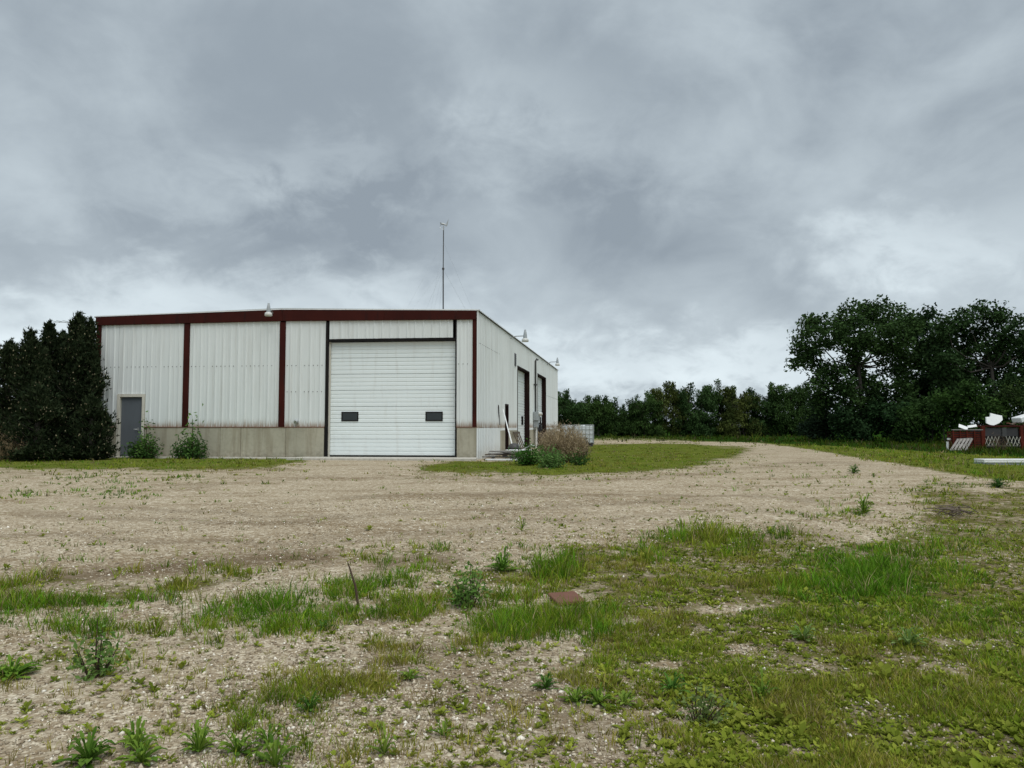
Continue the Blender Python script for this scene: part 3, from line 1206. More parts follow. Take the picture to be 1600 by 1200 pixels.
build('conduit', mb, M['steel_dark'], root)
mb = MB()
mb.tube([SD.P(am_ + .05, zb, .14), SD.P(am_ + .05, -.05, .14)], .055, 8)
build('pipe', mb, M['white'], root)

# coiled black hose under the meter
root = MB()
cc = SD.P(am_ + .75, .72, .22)
for k in range(5):
    r = .44 + .03 * (k % 3)
    pts = []
    for i in range(27):
        a = 2 * math.pi * i / 26
        pts.append(cc + np.array([*(es * r * math.cos(a) + ns * (.05 * k - .1)), r * math.sin(a) * 1.1]))
    root.tube(pts, .024, 6)
tag(build('hose', root, M['rubber']), 'black coiled hose hanging beside the electric meter', 'hose')

# ------------------------------------------------------------------ mast with guy wires, tv antenna
my = 38.0
mbse = at(692.5, 540, my)
mtop = at(693, 360, my)
ztr = 5.0
root = tag(empty('antenna_mast', (mbse[0], my, ztr)), 'thin guyed mast with a weather vane on the warehouse roof', 'mast')
mid = at(692.5, 420, my)
mb = MB()
mb.tube([(mbse[0], my, ztr), (mid[0], my, mid[2])], .032, 8)
mb.tube([(mid[0], my, mid[2]), (mtop[0], my, mtop[2])], .024, 8)
mb.lathe((mid[0], my, mid[2] - .06), [(.03, 0), (.06, .02), (.06, .1), (.03, .13)], 8)
build('pole', mb, M['steel_dark'], root)
mb = MB()
mb.tube([mtop, mtop + (0, 0, .22)], .03, 8)
c = mtop + (0, 0, .3)
mb.tube([c + (-.12, 0, .02), c + (-.04, 0, .03), c + (.14, 0, -.03)], [.05, .06, .03], 8)
mb.hexa([c + (.10, -.008, -.12), c + (.2, -.008, -.05), c + (.2, .008, -.05), c + (.10, .008, -.12),
         c + (.13, -.008, .02), c + (.26, -.008, .3), c + (.26, .008, .3), c + (.13, .008, .02)])
for k in range(3):
    a = k * 2.1 + .4
    mb.beam(c + (-.13, 0, .02), c + (-.15, .10 * math.cos(a), .02 + .10 * math.sin(a)), .05, .012)
build('weather_vane', mb, M['galv'], root)
mb = MB()
mb.tube([mtop + (0, 0, .02), mtop + (-.16, 0, .1)], .012, 6)
mb.lathe(mtop + (-.16, 0, .1), [(.02, 0), (.035, .03), (.01, .06)], 6)
build('sensor', mb, M['white_metal'], root)
for (u, Y, hgt) in ((620, 31, 'm'), (632, 45, 'm'), (672, 30, 'm'), (678, 48, 'm'), (748, 33, 'm'), (770, 44, 'm'), (617, 31, 't'), (668, 30, 't'), (772, 46, 't')):
    z = 5.02
    X = (u - 800) / FPX * Y * 1.0
    X = max(min(X, 2.0), -13)
    top = mid if hgt == 'm' else mtop + (0, 0, -.6)
    mb = MB()
    mb.tube([top, (X, Y, z)], .0022, 4)
    build('guy_wire', mb, M['galv'], root)

root = tag(empty('tv_antenna', (at(112, 600, 33)[0], 33, 0)), 'thin tv antenna showing above the left conifers', 'antenna')
x0 = at(112, 600, 33)[0]
mb = MB()
z1 = at(100, 503, 33)[2]
z2 = at(100, 523, 33)[2]
mb.tube([(x0, 33, 0), (x0, 33, z1 + .05)], .025, 6)
build('pole', mb, M['galv'], root)
for z, xa in ((z1, 86), (z2, 89)):
    mb = MB()
    xs = at(xa, 500, 33)[0]
    mb.beam((xs, 33, z), (x0 + .5, 33, z - .03), .03, .03)
    for k in range(6):
        xx = xs + (x0 + .5 - xs) * k / 5
        mb.tube([(xx, 33 - .35, z + .02), (xx, 33 + .35, z + .02)], .008, 4)
    build('boom', mb, M['galv'], root)


# ------------------------------------------------------------------ vegetation builders
def rot_basis(n):
    """n random orthonormal frames"""
    v = rng.normal(size=(n, 3))
    v /= np.linalg.norm(v, axis=1)[:, None]
    w_ = rng.normal(size=(n, 3))
    b = np.cross(v, w_)
    b /= np.linalg.norm(b, axis=1)[:, None]
    return v, b


def leaf_cards(C, size, tint, up=0.35, aspect=0.55):
    """folded four-triangle-ish leaves (two quads sharing the midrib) at points C"""
    n = len(C)
    d, b = rot_basis(n)
    d[:, 2] = d[:, 2] * 0.7 + up
    d /= np.linalg.norm(d, axis=1)[:, None]
    b = b - d * (b * d).sum(1)[:, None]
    b /= np.linalg.norm(b, axis=1)[:, None]
    nrm = np.cross(d, b)
    s = (size * rng.uniform(.6, 1.3, n))[:, None]
    wd = s * aspect
    p0 = C - d * s * .5
    p1 = C + d * s * .5
    fold = nrm * s * .16
    q0 = C + b * wd * .5 + fold
    q1 = C - b * wd * .5 + fold
    V = np.stack([p0, q0, p1, q1], 1).reshape(-1, 3)
    i = np.arange(n)[:, None] * 4
    F = np.concatenate([i + np.array([[0, 1, 2]]), i + np.array([[0, 2, 3]])], 1).reshape(-1, 3)
    colr = np.repeat(tint, 4, 0)
    return V, F, colr


def branchy(mb, p, q, r0, r1, n=5, wob=.06, seg=4):
    p, q = np.array(p, float), np.array(q, float)
    L = np.linalg.norm(q - p)
    pts = []
    for i in range(seg + 1):
        t = i / seg
        o = rng.normal(size=3) * wob * L * (0 if i in (0, seg) else 1) * .6
        pts.append(p + (q - p) * t + o + np.array([0, 0, -.10 * L * math.sin(math.pi * t)]))
    mb.tube(pts, [r0 + (r1 - r0) * i / seg for i in range(seg + 1)], n, cap=False)
    return pts


def deciduous(base, blobs, leaf, per, tints, label, cat='tree', name='leafy_tree', group=None, stems=1, trunk_r=.16,
              sub=7, spread=.55, up=.25, flat=1.0, aspect=.6):
    """blobs: list of (centre, radius) in world coordinates; twig clumps sit inside each blob"""
    base = np.array(base, float)
    root = tag(empty(name, base), label, cat, group)
    mb = MB()
    tops = [np.array(b[0], float) for b in blobs]
    forks = []
    for k in range(stems):
        off = np.array([rng.uniform(-.25, .25), rng.uniform(-.25, .25), 0]) * (stems > 1) * 2
        hi = base + off * 1.3 + (rng.uniform(-.2, .2), rng.uniform(-.2, .2), .58 * (max(t[2] for t in tops) - base[2]))
        p = branchy(mb, base + off + (0, 0, -.1), hi, trunk_r, trunk_r * .55, 7, .05, 4)
        forks += p[1:]
    CL, RR = [], []
    for c, r in blobs:
        c = np.array(c, float)
        j = min(range(len(forks)), key=lambda i: np.linalg.norm(forks[i] - c) + max(0, forks[i][2] - c[2]) * 2)
        branchy(mb, forks[j], c, trunk_r * .38, trunk_r * .10, 5, .07, 4)
        m = max(2, int(sub * r * r))
        v = rng.normal(size=(m, 3))
        v /= np.linalg.norm(v, axis=1)[:, None]
        rr = r * rng.uniform(.35, 1.05, m) ** .8
        tips = c + v * rr[:, None] * (1, 1, flat)
        for tp in tips:
            if rng.uniform() < .5:
                branchy(mb, c, tp, trunk_r * .10, .008, 3, .06, 2)
        CL.append(tips)
        RR.append(np.full(m, r))
    CL = np.concatenate(CL)
    build('trunk', mb, M['bark'], root)
    n = len(CL)
    k = per
    ctr = np.repeat(CL, k, 0)
    P = ctr + np.clip(rng.normal(size=(n * k, 3)), -1.9, 1.9) * spread * np.array([.5, .5, .38])
    P = P[P[:, 2] > base[2] + .05]
    g = fbm(P[:, 0] * .9 + P[:, 1] * .5, P[:, 2] * .9, int(abs(base[0] * 10)) % 90, 3)
    tint = np.array(tints[0])[None] * (1 - g[:, None]) + np.array(tints[1])[None] * g[:, None]
    tint = tint * rng.uniform(.75, 1.3, len(P))[:, None]
    V, F, colr = leaf_cards(P, leaf, tint, up, aspect)
    build_np('crown', V, F, M['leaf'], root, base, colr)
    return root


def conifer(base, h, rad, label, tints=((.011, .022, .009), (.042, .058, .026)), dens=1.0, lean=(0, 0), spires=3):
    base = np.array(base, float)
    root = tag(empty('conifer', base), label, 'conifer tree', 'conifers left of the warehouse')
    mb = MB()
    top = base + (lean[0], lean[1], h)
    mb.tube([base + (0, 0, -.1), base + (lean[0] * .5, lean[1] * .5, h * .5), top], [.13, .08, .015], 7, cap=False)
    P, Dn = [], []
    nb = int(150 * dens * (h / 4.5))
    for i in range(nb):
        t = (i + rng.uniform()) / nb
        zc = .03 + .95 * t
        prof = 1.06 * (1 - zc) ** .86 * (0.82 + .18 * math.sin(zc * 23 + base[0]))
        if zc < .18:
            prof *= .8 + zc
        L = rad * max(prof, .03) * rng.uniform(.72, 1.12)
        a = rng.uniform(0, 2 * math.pi)
        st = base + (lean[0] * zc, lean[1] * zc, h * zc)
        upk = rng.uniform(.25, .75) + (.5 if zc > .6 else 0)
        end = st + (math.cos(a) * L, math.sin(a) * L, L * upk + .08)
        branchy(mb, st, end, .018, .005, 3, .05, 2)
        m = int(10 + 26 * L)
        s = rng.uniform(.15, 1.02, m) ** .7
        pts = st + (end - st) * s[:, None] + rng.normal(size=(m, 3)) * .075 * (1 + .6 * L)
        P.append(pts)
        dv = (end - st) / np.linalg.norm(end - st)
        Dn.append(np.tile(dv, (m, 1)))
    for i in range(34):
        a = rng.uniform(0, 2 * math.pi)
        st = base + (0, 0, rng.uniform(.05, .3))
        end = st + (math.cos(a) * rad * rng.uniform(.5, .9), math.sin(a) * rad * rng.uniform(.5, .9), rng.uniform(.0, .2))
        m = 34
        P.append(st + (end - st) * rng.uniform(.2, 1.0, m)[:, None] + rng.normal(size=(m, 3)) * .09)
        Dn.append(np.tile((end - st) / np.linalg.norm(end - st), (m, 1)))
    # leader tips
    for k in range(spires):
        o = np.array([rng.uniform(-.9, .9), rng.uniform(-.4, .4), 0]) * rad * .6 * (k > 0)
        hh = h * (1.0 if k == 0 else min(.96, 1.05 - .34 * abs(o[0]) / (rad * .54) + rng.uniform(-.08, .03)))
        m = 130
        tt = rng.uniform(0, 1, m)
        pts = base + o + np.array([lean[0], lean[1], 0]) + np.stack([rng.normal(size=m) * .15 * (1 - tt * .95), rng.normal(size=m) * .15 * (1 - tt * .95), hh * (.74 + .28 * tt) + .03], 1)
        P.append(pts)
        Dn.append(np.tile((0, 0, 1.0), (m, 1)))
    build('trunk', mb, M['bark'], root)
    P = np.concatenate(P)
    Dn = np.concatenate(Dn)
    ok = P[:, 2] > base[2] + .03
    P, Dn = P[ok], Dn[ok]
    n = len(P)
    # each tuft: three needle blades fanning from one point
    V, F, Cc = [], [], []
    g = rng.uniform(0, 1, n)
    tint0 = np.array(tints[0]) * (1 - g[:, None]) + np.array(tints[1]) * g[:, None]
    for k in range(4):
        d = Dn * .8 + rng.normal(size=(n, 3)) * .55 + (0, 0, .35)
        d /= np.linalg.norm(d, axis=1)[:, None]
        b = np.cross(d, rng.normal(size=(n, 3)))
        b /= np.linalg.norm(b, axis=1)[:, None]
        s = (rng.uniform(.07, .15, n))[:, None]
        V.append(np.stack([P - b * s * .20, P + b * s * .20, P + d * s * 1.15], 1).reshape(-1, 3))
        Cc.append(np.repeat(tint0 * rng.uniform(.7, 1.2, n)[:, None], 3, 0))
    V = np.concatenate(V)
    Cc = np.concatenate(Cc)
    F = np.arange(len(V)).reshape(-1, 3)
    build_np('crown', V, F, M['leaf'], root, base, Cc)
    # pale cones and shoot tips on the outside of the crown
    far = np.hypot(P[:, 0] - base[0], P[:, 1] - base[1])
    sel = (rng.uniform(0, 1, n) < .09) & (far > rad * .25)
    T = P[sel] + Dn[sel] * .07
    m = len(T)
    oc = np.array([(1, 0, 0), (-1, 0, 0), (0, 1, 0), (0, -1, 0), (0, 0, 1.5), (0, 0, -1.2)]) * .021
    of = np.array([(0, 2, 4), (2, 1, 4), (1, 3, 4), (3, 0, 4), (2, 0, 5), (1, 2, 5), (3, 1, 5), (0, 3, 5)])
    V = (T[:, None, :] + oc[None] * rng.uniform(.7, 1.4, (m, 1, 1))).reshape(-1, 3)
    F = (np.arange(m)[:, None, None] * 6 + of[None]).reshape(-1, 3)
    cc_ = np.repeat(np.array([(.24, .21, .13)]) * rng.uniform(.6, 1.3, (m, 1)), 6, 0)
    o = build_np('cone', V, F, M['leaf'], root, base, cc_)
    o['kind'] = 'stuff'
    return root


def gz(x, y):
    return float(terrain(x, y))


def px_base(u, Y):
    x = (u - 800) / FPX * Y
    return np.array([x, Y, gz(x, Y)])


# conifers at the left of the building
CON = [(120, 26.2, 496, 1.20, 'tallest dark conifer of the clump beside the warehouse', 9),
       (138, 26.5, 503, .55, 'narrow dark conifer squeezed against the left corner column', 3),
       (96, 26.8, 524, .9, 'dark conifer filling the gap beside the tallest one', 5),
       (74, 26.6, 508, 1.2, 'dark conifer with a pointed top in the middle of the clump', 8),
       (143, 25.2, 628, .95, 'low dark conifer spreading in front of the grey entry door side', 6),
       (44, 25.4, 522, 1.2, 'dark conifer left of the middle of the clump, a little lower', 8),
       (12, 25.6, 540, 1.3, 'dark conifer at the left edge of the picture', 8),
       (60, 24.6, 610, 1.25, 'shorter dark conifer in front of the other conifers', 7),
       (-45, 26.0, 545, 1.5, 'outermost conifer, cut off by the left edge', 6)]
for (u, Y, vt, r, lab, spn) in CON:
    b = px_base(u, Y)
    h = at(u, vt, Y)[2] - b[2]
    conifer(b, h, r, lab, dens=1.25 if h > 3 else 1.1, spires=spn)

# shelterbelt: upright bushy trees in a row
TD, TL = (.012, .030, .009), (.035, .068, .020)
BELT = [(884, 69, 612, 30, 'leafy belt tree just right of the warehouse far corner'),
        (912, 70, 620, 26, 'short leafy belt tree second from the warehouse'),
        (942, 69, 617, 26, 'belt tree standing alone left of the first gap'),
        (980, 71, 634, 30, 'lowest belt tree, between two gaps of sky'),
        (1008, 69, 614, 28, 'rounded belt tree with dense dark crown'),
        (1047, 70, 594, 30, 'pale slender belt tree with the tallest spike'),
        (1088, 69, 598, 30, 'broad belt tree right of the tall pale one'),
        (1120, 71, 597, 30, 'belt tree with many upright shoots in the middle of the row'),
        (1156, 69, 600, 28, 'belt tree with yellowish leaves on its left shoulder'),
        (1192, 70, 603, 30, 'dark belt tree, third from the big trees'),
        (1224, 69, 596, 30, 'belt tree with spiky top, second from the big trees'),
        (1256, 70, 598, 26, 'belt tree next to the big open tree')]
for k, (u, Y, vt, hw, lab) in enumerate(BELT):
    Y = Y + 18
    b = px_base(u, Y)
    top = at(u, vt - 3, Y)[2]
    H = top - b[2]
    rw = hw / FPX * Y
    blobs = []
    for i in range(15):
        t = (.08 + .07 * i) if i < 6 else rng.uniform(.2, .66)
        blobs.append(((b[0] + rng.uniform(-1, 1) * rw * .85 * (1 - .3 * t), b[1] + rng.uniform(-1, 1) * rw * .6, b[2] + H * t), rng.uniform(.7, 1.05)))
    for i in range(12):
        blobs.append(((b[0] + rng.uniform(-1.2, 1.2) * rw, b[1] + rng.uniform(-1, 1.4), b[2] + rng.uniform(.3, 1.5)), rng.uniform(.6, .85)))
    for i in range(12):   # upright shoots, each a chain of small clumps
        q = rng.uniform(-1, 1)
        x = b[0] + q * rw * .75
        zt = b[2] + H * rng.uniform(.74, 1.0) * (1 - .10 * abs(q))
        yy = b[1] + rng.uniform(-.8, .8)
        for j in range(5):
            blobs.append(((x + q * (.28 - .07 * j), yy, zt - .12 - .36 * j), .10 + .085 * j))
    yel = k in (5, 8)
    tl = (.14, .165, .04) if yel else ((.08, .145, .036) if k % 3 else (.062, .12, .036))
    deciduous(b, blobs, .24, 26, (TD, tl), lab, 'tree', 'belt_tree', 'trees of the shelterbelt behind the gravel loop', stems=3, trunk_r=.07, sub=22, spread=.36, up=1.1, aspect=.45)

# the big trees at the right
def big(u, Y, pts, lab, per=52, leaf=.26, tl=(.064, .118, .034), sub=17, tr=.2, nm='broadleaf_tree', stems=1):
    b = px_base(u, Y)
    blobs = []
    for (pu, pv, r) in pts:
        c = at(pu, pv, Y + rng.uniform(-1.6, 1.6))
        blobs.append((c, r / FPX * Y))
    deciduous(b, blobs, leaf, per, (TD, tl), lab, 'tree', nm, 'large trees at the right behind the scrap', stems=stems, trunk_r=tr, sub=sub, spread=.62, up=.2)


big(1338, 56, [(1370, 486, 22), (1335, 490, 22), (1395, 500, 24), (1318, 500, 16), (1275, 507, 20), (1262, 535, 22), (1300, 525, 24), (1250, 570, 12), (1270, 560, 22),
               (1345, 520, 26), (1375, 528, 26), (1405, 530, 24), (1425, 505, 18), (1300, 585, 24), (1275, 600, 18), (1330, 555, 18), (1420, 560, 26), (1395, 565, 24),
               (1335, 575, 15), (1350, 590, 14), (1318, 605, 15), (1285, 625, 20), (1320, 630, 24), (1360, 610, 24), (1400, 610, 26), (1365, 640, 28), (1420, 640, 28)],
    'large open-crowned tree with sky showing between its limbs')
big(1545, 55, [(1540, 492, 20), (1510, 502, 20), (1560, 500, 16), (1585, 520, 22), (1480, 510, 16), (1470, 530, 20), (1500, 535, 26), (1540, 535, 28), (1575, 555, 26), (1610, 540, 26),
               (1470, 565, 26), (1505, 575, 28), (1550, 580, 28), (1595, 590, 28), (1480, 610, 28), (1530, 620, 28), (1580, 625, 28), (1620, 610, 28)],
    'large dense rounded tree at the right edge behind the red bin', tl=(.054, .102, .034))
big(1452, 60, [(1445, 500, 18), (1440, 530, 24), (1460, 560, 28), (1440, 590, 28), (1470, 600, 28), (1430, 620, 28), (1460, 640, 30), (1490, 640, 30), (1500, 600, 28)],
    'dark tree filling the gap between the two large trees', tl=(.036, .072, .03))
big(1660, 56, [(1640, 500, 26), (1680, 490, 30), (1640, 560, 30), (1690, 560, 32), (1650, 620, 32), (1700, 630, 32)], 'large tree mostly outside the right edge', tl=(.045, .088, .034))
UND = [(1282, 58, 622, 26, 'thin grey-green bush below the open tree, next to the belt'), (1330, 55, 640, 34, 'low dark bush under the large open tree'),
       (1390, 54, 632, 36, 'dark bush between the large trees'), (1440, 52, 618, 34, 'broad bush left of the red bin'),
       (1492, 50, 606, 34, 'bright leafy bush directly behind the red bin'), (1550, 50, 612, 36, 'tall leafy bush behind the red frame'),
       (1605, 50, 606, 36, 'leafy bush at the right edge behind the scrap pile')]
for k, (u, Y, vt, hw, lab) in enumerate(UND):
    b = px_base(u, Y)
    H = at(u, vt, Y)[2] - b[2]
    rw = hw / FPX * Y
    blobs = []
    for i in range(16):
        t = rng.uniform(.10, .88)
        blobs.append(((b[0] + rng.uniform(-1, 1) * rw * .9 * (1 - .4 * t), b[1] + rng.uniform(-1, 1) * .9, b[2] + H * t), rng.uniform(.55, .8)))
    tl = [(.05, .075, .05), (.02, .042, .016), (.02, .045, .016), (.038, .075, .018), (.045, .09, .018), (.045, .085, .018), (.05, .075, .018)][k]
    tl = tuple(1.5 * q for q in tl)
    deciduous(b, blobs, .23, 34, (TD, tl), lab, 'bush', 'bush', 'bushes under the large trees', stems=3, trunk_r=.06, sub=20, spread=.45, up=.4)


# ------------------------------------------------------------------ leafy weeds and saplings
def leafy_stalks(name, base, h, rad, nst, tints, label, cat, leaf=.07, per=26, group=None, drop=.22, droop=.4, up=.15):
    base = np.array(base, float)
    root = tag(empty(name, base), label, cat, group)
    mb = MB()
    P = []
    for k in range(nst):
        a = rng.uniform(0, 2 * math.pi)
        rr = rad * math.sqrt(rng.uniform(0, 1))
        hh = h * rng.uniform(.55, 1.0) * (1 - .35 * rr / max(rad, .01))
        if k == 0:
            rr, hh = 0, h
        end = base + (math.cos(a) * rr, math.sin(a) * rr, hh)
        st = base + (math.cos(a) * rr * .25, math.sin(a) * rr * .25, -.02)
        mb.tube([st, (st + end) / 2 + rng.normal(size=3) * .02 * h, end], [.012 * h + .002, .008 * h + .002, .002], 4, cap=False)
        t = rng.uniform(drop, 1.0, per)
        P.append(st + (end - st) * t[:, None] + rng.normal(size=(per, 3)) * leaf * 1.1)
    build('stem', mb, M['stem_dark'], root)
    P = np.concatenate(P)
    P = P[P[:, 2] > base[2] + .01]
    g = rng.uniform(0, 1, len(P))
    tint = np.array(tints[0]) * (1 - g[:, None]) + np.array(tints[1]) * g[:, None]
    V, F, colr = leaf_cards(P, leaf, tint, up, .45)
    build_np('foliage', V, F, M['grass'], root, base, colr)
    return root


# box-elder saplings against the front wall
s1 = FR.P(fa(242), .0, .45)
s2 = FR.P(fa(312), .0, .45)
leafy_stalks('sapling', s1, 1.38, .26, 4, ((.06, .14, .028), (.15, .27, .06)), 'leafy sapling growing beside the grey entry door', 'sapling', .125, 60, 'saplings along the front wall', .08)
leafy_stalks('sapling', s2, 1.5, .22, 4, ((.06, .14, .028), (.15, .27, .06)), 'leafy sapling with a tall thin top left of the front wall column', 'sapling', .125, 56, 'saplings along the front wall', .08)
for (u, lab) in ((228, 'low green shrub at the foot of the door sapling'), (250, 'dense low shrub right of the door sapling'), (300, 'low green shrub left of the second sapling'), (322, 'dense low shrub right of the second sapling')):
    p = FR.P(fa(u), 0, .5)
    leafy_stalks('shrub', p, .85 if u in (250, 322) else .62, .36, 16, ((.03, .085, .018), (.085, .17, .04)), lab, 'shrub', .11, 34, 'shrubs along the front wall', .05)

# green bush and dry plume weeds by the side wall
bp = ground(838, 727)
for (u, v, h, r, lab) in ((826, 727, .72, .55, 'green feathery bush in front of the lumber pile'), (862, 731, .55, .42, 'lighter green bush in front of the dry weeds')):
    p = ground(u, v)
    leafy_stalks('green_bush', p, h, r, 46, ((.028, .10, .012), (.075, .19, .03)) if u < 840 else ((.08, .18, .04), (.18, .29, .09)), lab, 'bush', .075, 40, 'green bushes beside the side wall', .05, up=.5)


def plume(base, h, rad, n, c1, c2, label, name='dry_weed', fluff=26, green=None):
    base = np.array(base, float)
    root = tag(empty(name, base), label, 'dry grass', 'dry weed clumps')
    V, F, C_ = [], [], []
    for k in range(n):
        a = rng.uniform(0, 2 * math.pi)
        rr = rad * math.sqrt(rng.uniform(0, 1))
        hh = h * rng.uniform(.45, 1.15) * (1 - .38 * (rr / rad) ** 2)
        st = base + (math.cos(a) * rr * .45, math.sin(a) * rr * .45, -.02)
        end = base + (math.cos(a) * rr * 1.1, math.sin(a) * rr * 1.1, hh) + rng.normal(size=3) * .05
        d = end - st
        b = np.cross(d, rng.normal(size=3))
        b = b / np.linalg.norm(b) * .008
        o = len(V)
        g = rng.uniform()
        c = np.array(c1) * (1 - g) + np.array(c2) * g
        V += [st - b, st + b, end]
        F.append((o, o + 1, o + 2))
        C_ += [c * .8] * 3
        for j in range(fluff):
            t = rng.uniform(.35, 1.0)
            p = st + d * t + rng.normal(size=3) * .035
            q = p + rng.normal(size=3) * .05 + (0, 0, .05)
            bb = np.cross(q - p, rng.normal(size=3))
            bb = bb / (np.linalg.norm(bb) + 1e-6) * .008
            o = len(V)
            V += [p - bb, p + bb, q]
            F.append((o, o + 1, o + 2))
            cj = c * rng.uniform(.6, 1.4)
            C_ += [cj] * 3
    build_np('stalk', np.array(V), np.array(F), M['grass'], root, base, np.array(C_))['kind'] = 'stuff'
    return root


plume(ground(880, 722), 1.12, .72, 420, (.25, .19, .11), (.46, .37, .24), 'tall tan dry weeds beside the green bushes')
plume(ground(862, 716), 1.08, .50, 220, (.22, .16, .10), (.36, .28, .20), 'pale dry weeds behind the lighter green bush')
plume(ground(905, 718), .85, .35, 120, (.16, .13, .08), (.28, .22, .15), 'short brownish dry weeds at the right end of the clump')
plume(px_base(10, 24.3), .95, .75, 190, (.22, .16, .085), (.36, .28, .17), 'tan dry grass clump at the left edge under the conifers', fluff=10)
leafy_stalks('green_bush', ground(905, 727), .42, .4, 20, ((.03, .09, .015), (.06, .14, .03)), 'low green weeds right of the dry weeds', 'bush', .07, 24, 'green bushes beside the side wall', .05, up=.5)
leafy_stalks('green_bush', px_base(60, 24.4), .45, .6, 26, ((.015, .04, .01), (.04, .08, .02)), 'low green weeds under the left conifers', 'bush', .08, 24, None, .05)


# ------------------------------------------------------------------ yard scrap beside the side wall
def board(p, q, wd, th, m, label, group, up=(0, 0, 1), name='board'):
    mb = MB()
    mb.beam(p, q, wd, th, up)
    return tag(build(name, mb, m, bevel=.004), label, 'board', group)


lb = [((757, 25.0, .03), (815, 24.8, .03), 'wood_brown', 'brown board at the bottom of the lumber pile'),
      ((760, 24.6, .03), (812, 24.3, .04), 'white_metal', 'white strip lying at the very front of the lumber pile'),
      ((755, 25.2, .10), (812, 25.6, .08), 'wood_grey', 'grey board in the middle of the lumber pile'),
      ((759, 25.5, .16), (814, 25.2, .17), 'wood_brown', 'dark brown board in the upper half of the lumber pile'),
      ((765, 25.0, .20), (812, 25.6, .23), 'wood_grey', 'grey board near the top of the lumber pile'),
      ((767, 25.5, .27), (815, 24.9, .28), 'wood_grey', 'grey board on top of the lumber pile')]
for (a, b, m_, lab) in lb:
    p = np.array([(a[0] - 800) / FPX * a[1], a[1], a[2] + gz(0, a[1])])
    q = np.array([(b[0] - 800) / FPX * b[1], b[1], b[2] + gz(0, b[1])])
    board(p, q, .22, .045, M[m_], lab, 'boards in the lumber pile')
for k in range(2):
    Y = 25.3
    p = px_base(770 + 30 * k, Y)
    board(p + (0, -.5, .02), p + (0, .5, .02), .1, .06, M['wood_brown'], ('short bearer under the left end of the lumber pile', 'short bearer under the right end of the lumber pile')[k], 'boards in the lumber pile', name='bearer')

# white pole leaning on the wall
mb = MB()
wp = at(786, 640, 29.6)
mb.beam((wp[0], 29.6, wp[2]), at(801.5, 700, 28.6), .05, .04, (1, 0, 0))
tag(build('pole', mb, M['white_metal']), 'white pole leaning against the side wall by the dark door', 'pole')
# wooden frame leaning at the wall
root = tag(empty('wooden_frame', SD.P(sa(801), 0, .3)), 'dark wooden frame leaning on the concrete left of the nearer side door', 'frame')
for k in range(4):
    a = sa(799.5) + .5 * k
    mb = MB()
    mb.beam(SD.P(a, .0, .40), SD.P(a, .85, .06), .05, .03, (0, 1, 0))
    build('slat', mb, M['wood_brown'], root)
for h in (.15, .8):
    mb = MB()
    mb.beam(SD.P(sa(799.5) - .1, h, .50 - h * .5), SD.P(sa(799.5) + 1.7, h, .50 - h * .5), .08, .03, (1, 0, 0))
    build('rail', mb, M['wood_brown'], root)
# scrap engine with wheels
eb = at(803, 703, 27.4)
eb[2] = 0
root = tag(empty('scrap_machine', eb), 'dark scrap engine on small wheels by the side wall', 'machine')
mb = MB()
mb.box(eb + (0, 0, .22), (.62, .5, .08))
mb.lathe(eb + (0, 0, .26), [(.20, 0), (.22, .05), (.17, .16), (.12, .2), (.05, .22)], 12)
build('engine', mb, M['steel_dark'], root, bevel=.01)
for dx_ in (-.32, .32):
    for dy_ in (-.24, .24):
        mb = MB()
        c = eb + (dx_, dy_, .11)
        mb.tube([c + (0, -.03, 0), c + (0, .03, 0)], .11, 14)
        build('wheel', mb, M['rubber'], root)
mb = MB()
for s in (-.2, .2):
    mb.tube([eb + (.3, s, .25), eb + (.62, s, .42), eb + (.75, s * .9, .38)], .016, 6)
mb.tube([eb + (.75, -.18, .38), eb + (.75, .18, .38)], .016, 6)
build('handle', mb, M['galv'], root)
# white tub
tb = at(811, 706, 26.4)
tb[2] = .0
root = tag(empty('tub', tb), 'white plastic tub behind the green bush', 'tub')
mb = MB()
mb.lathe(tb, [(.24, 0), (.30, .24), (.33, .25), (.33, .28), (.28, .28), (.22, .04)], 16)
mb.v = [((x - tb[0]) * 1.4 + tb[0], y, z) for x, y, z in mb.v]
build('body', mb, M['white'], root)
# broken fence rail and white ball at the far concrete
mb = MB()
p = SD.P(sa(862), .0, .5)
for k in range(3):
    mb.beam(p + (0, .4 * k, .0), p + (.0, .4 * k + .5, 1.15 - .1 * k), .2, .04, (1, 0, 0))
tag(build('crate_scrap', mb, M['wood_grey']), 'broken wooden crate at the far end of the side wall', 'crate')
mb = MB()
c = at(871.5, 674, 40)
mb.lathe((c[0], 40, c[2] - .13), [(.03, 0), (.10, .04), (.13, .13), (.10, .22), (.03, .26)], 12)
mb.tube([(c[0], 40, 0), (c[0], 40, c[2] - .12)], .03, 6)
tag(build('post_knob', mb, M['white']), 'white round knob on a thin post among the dry weeds', 'post')  # white ball on a thin post, gives no light


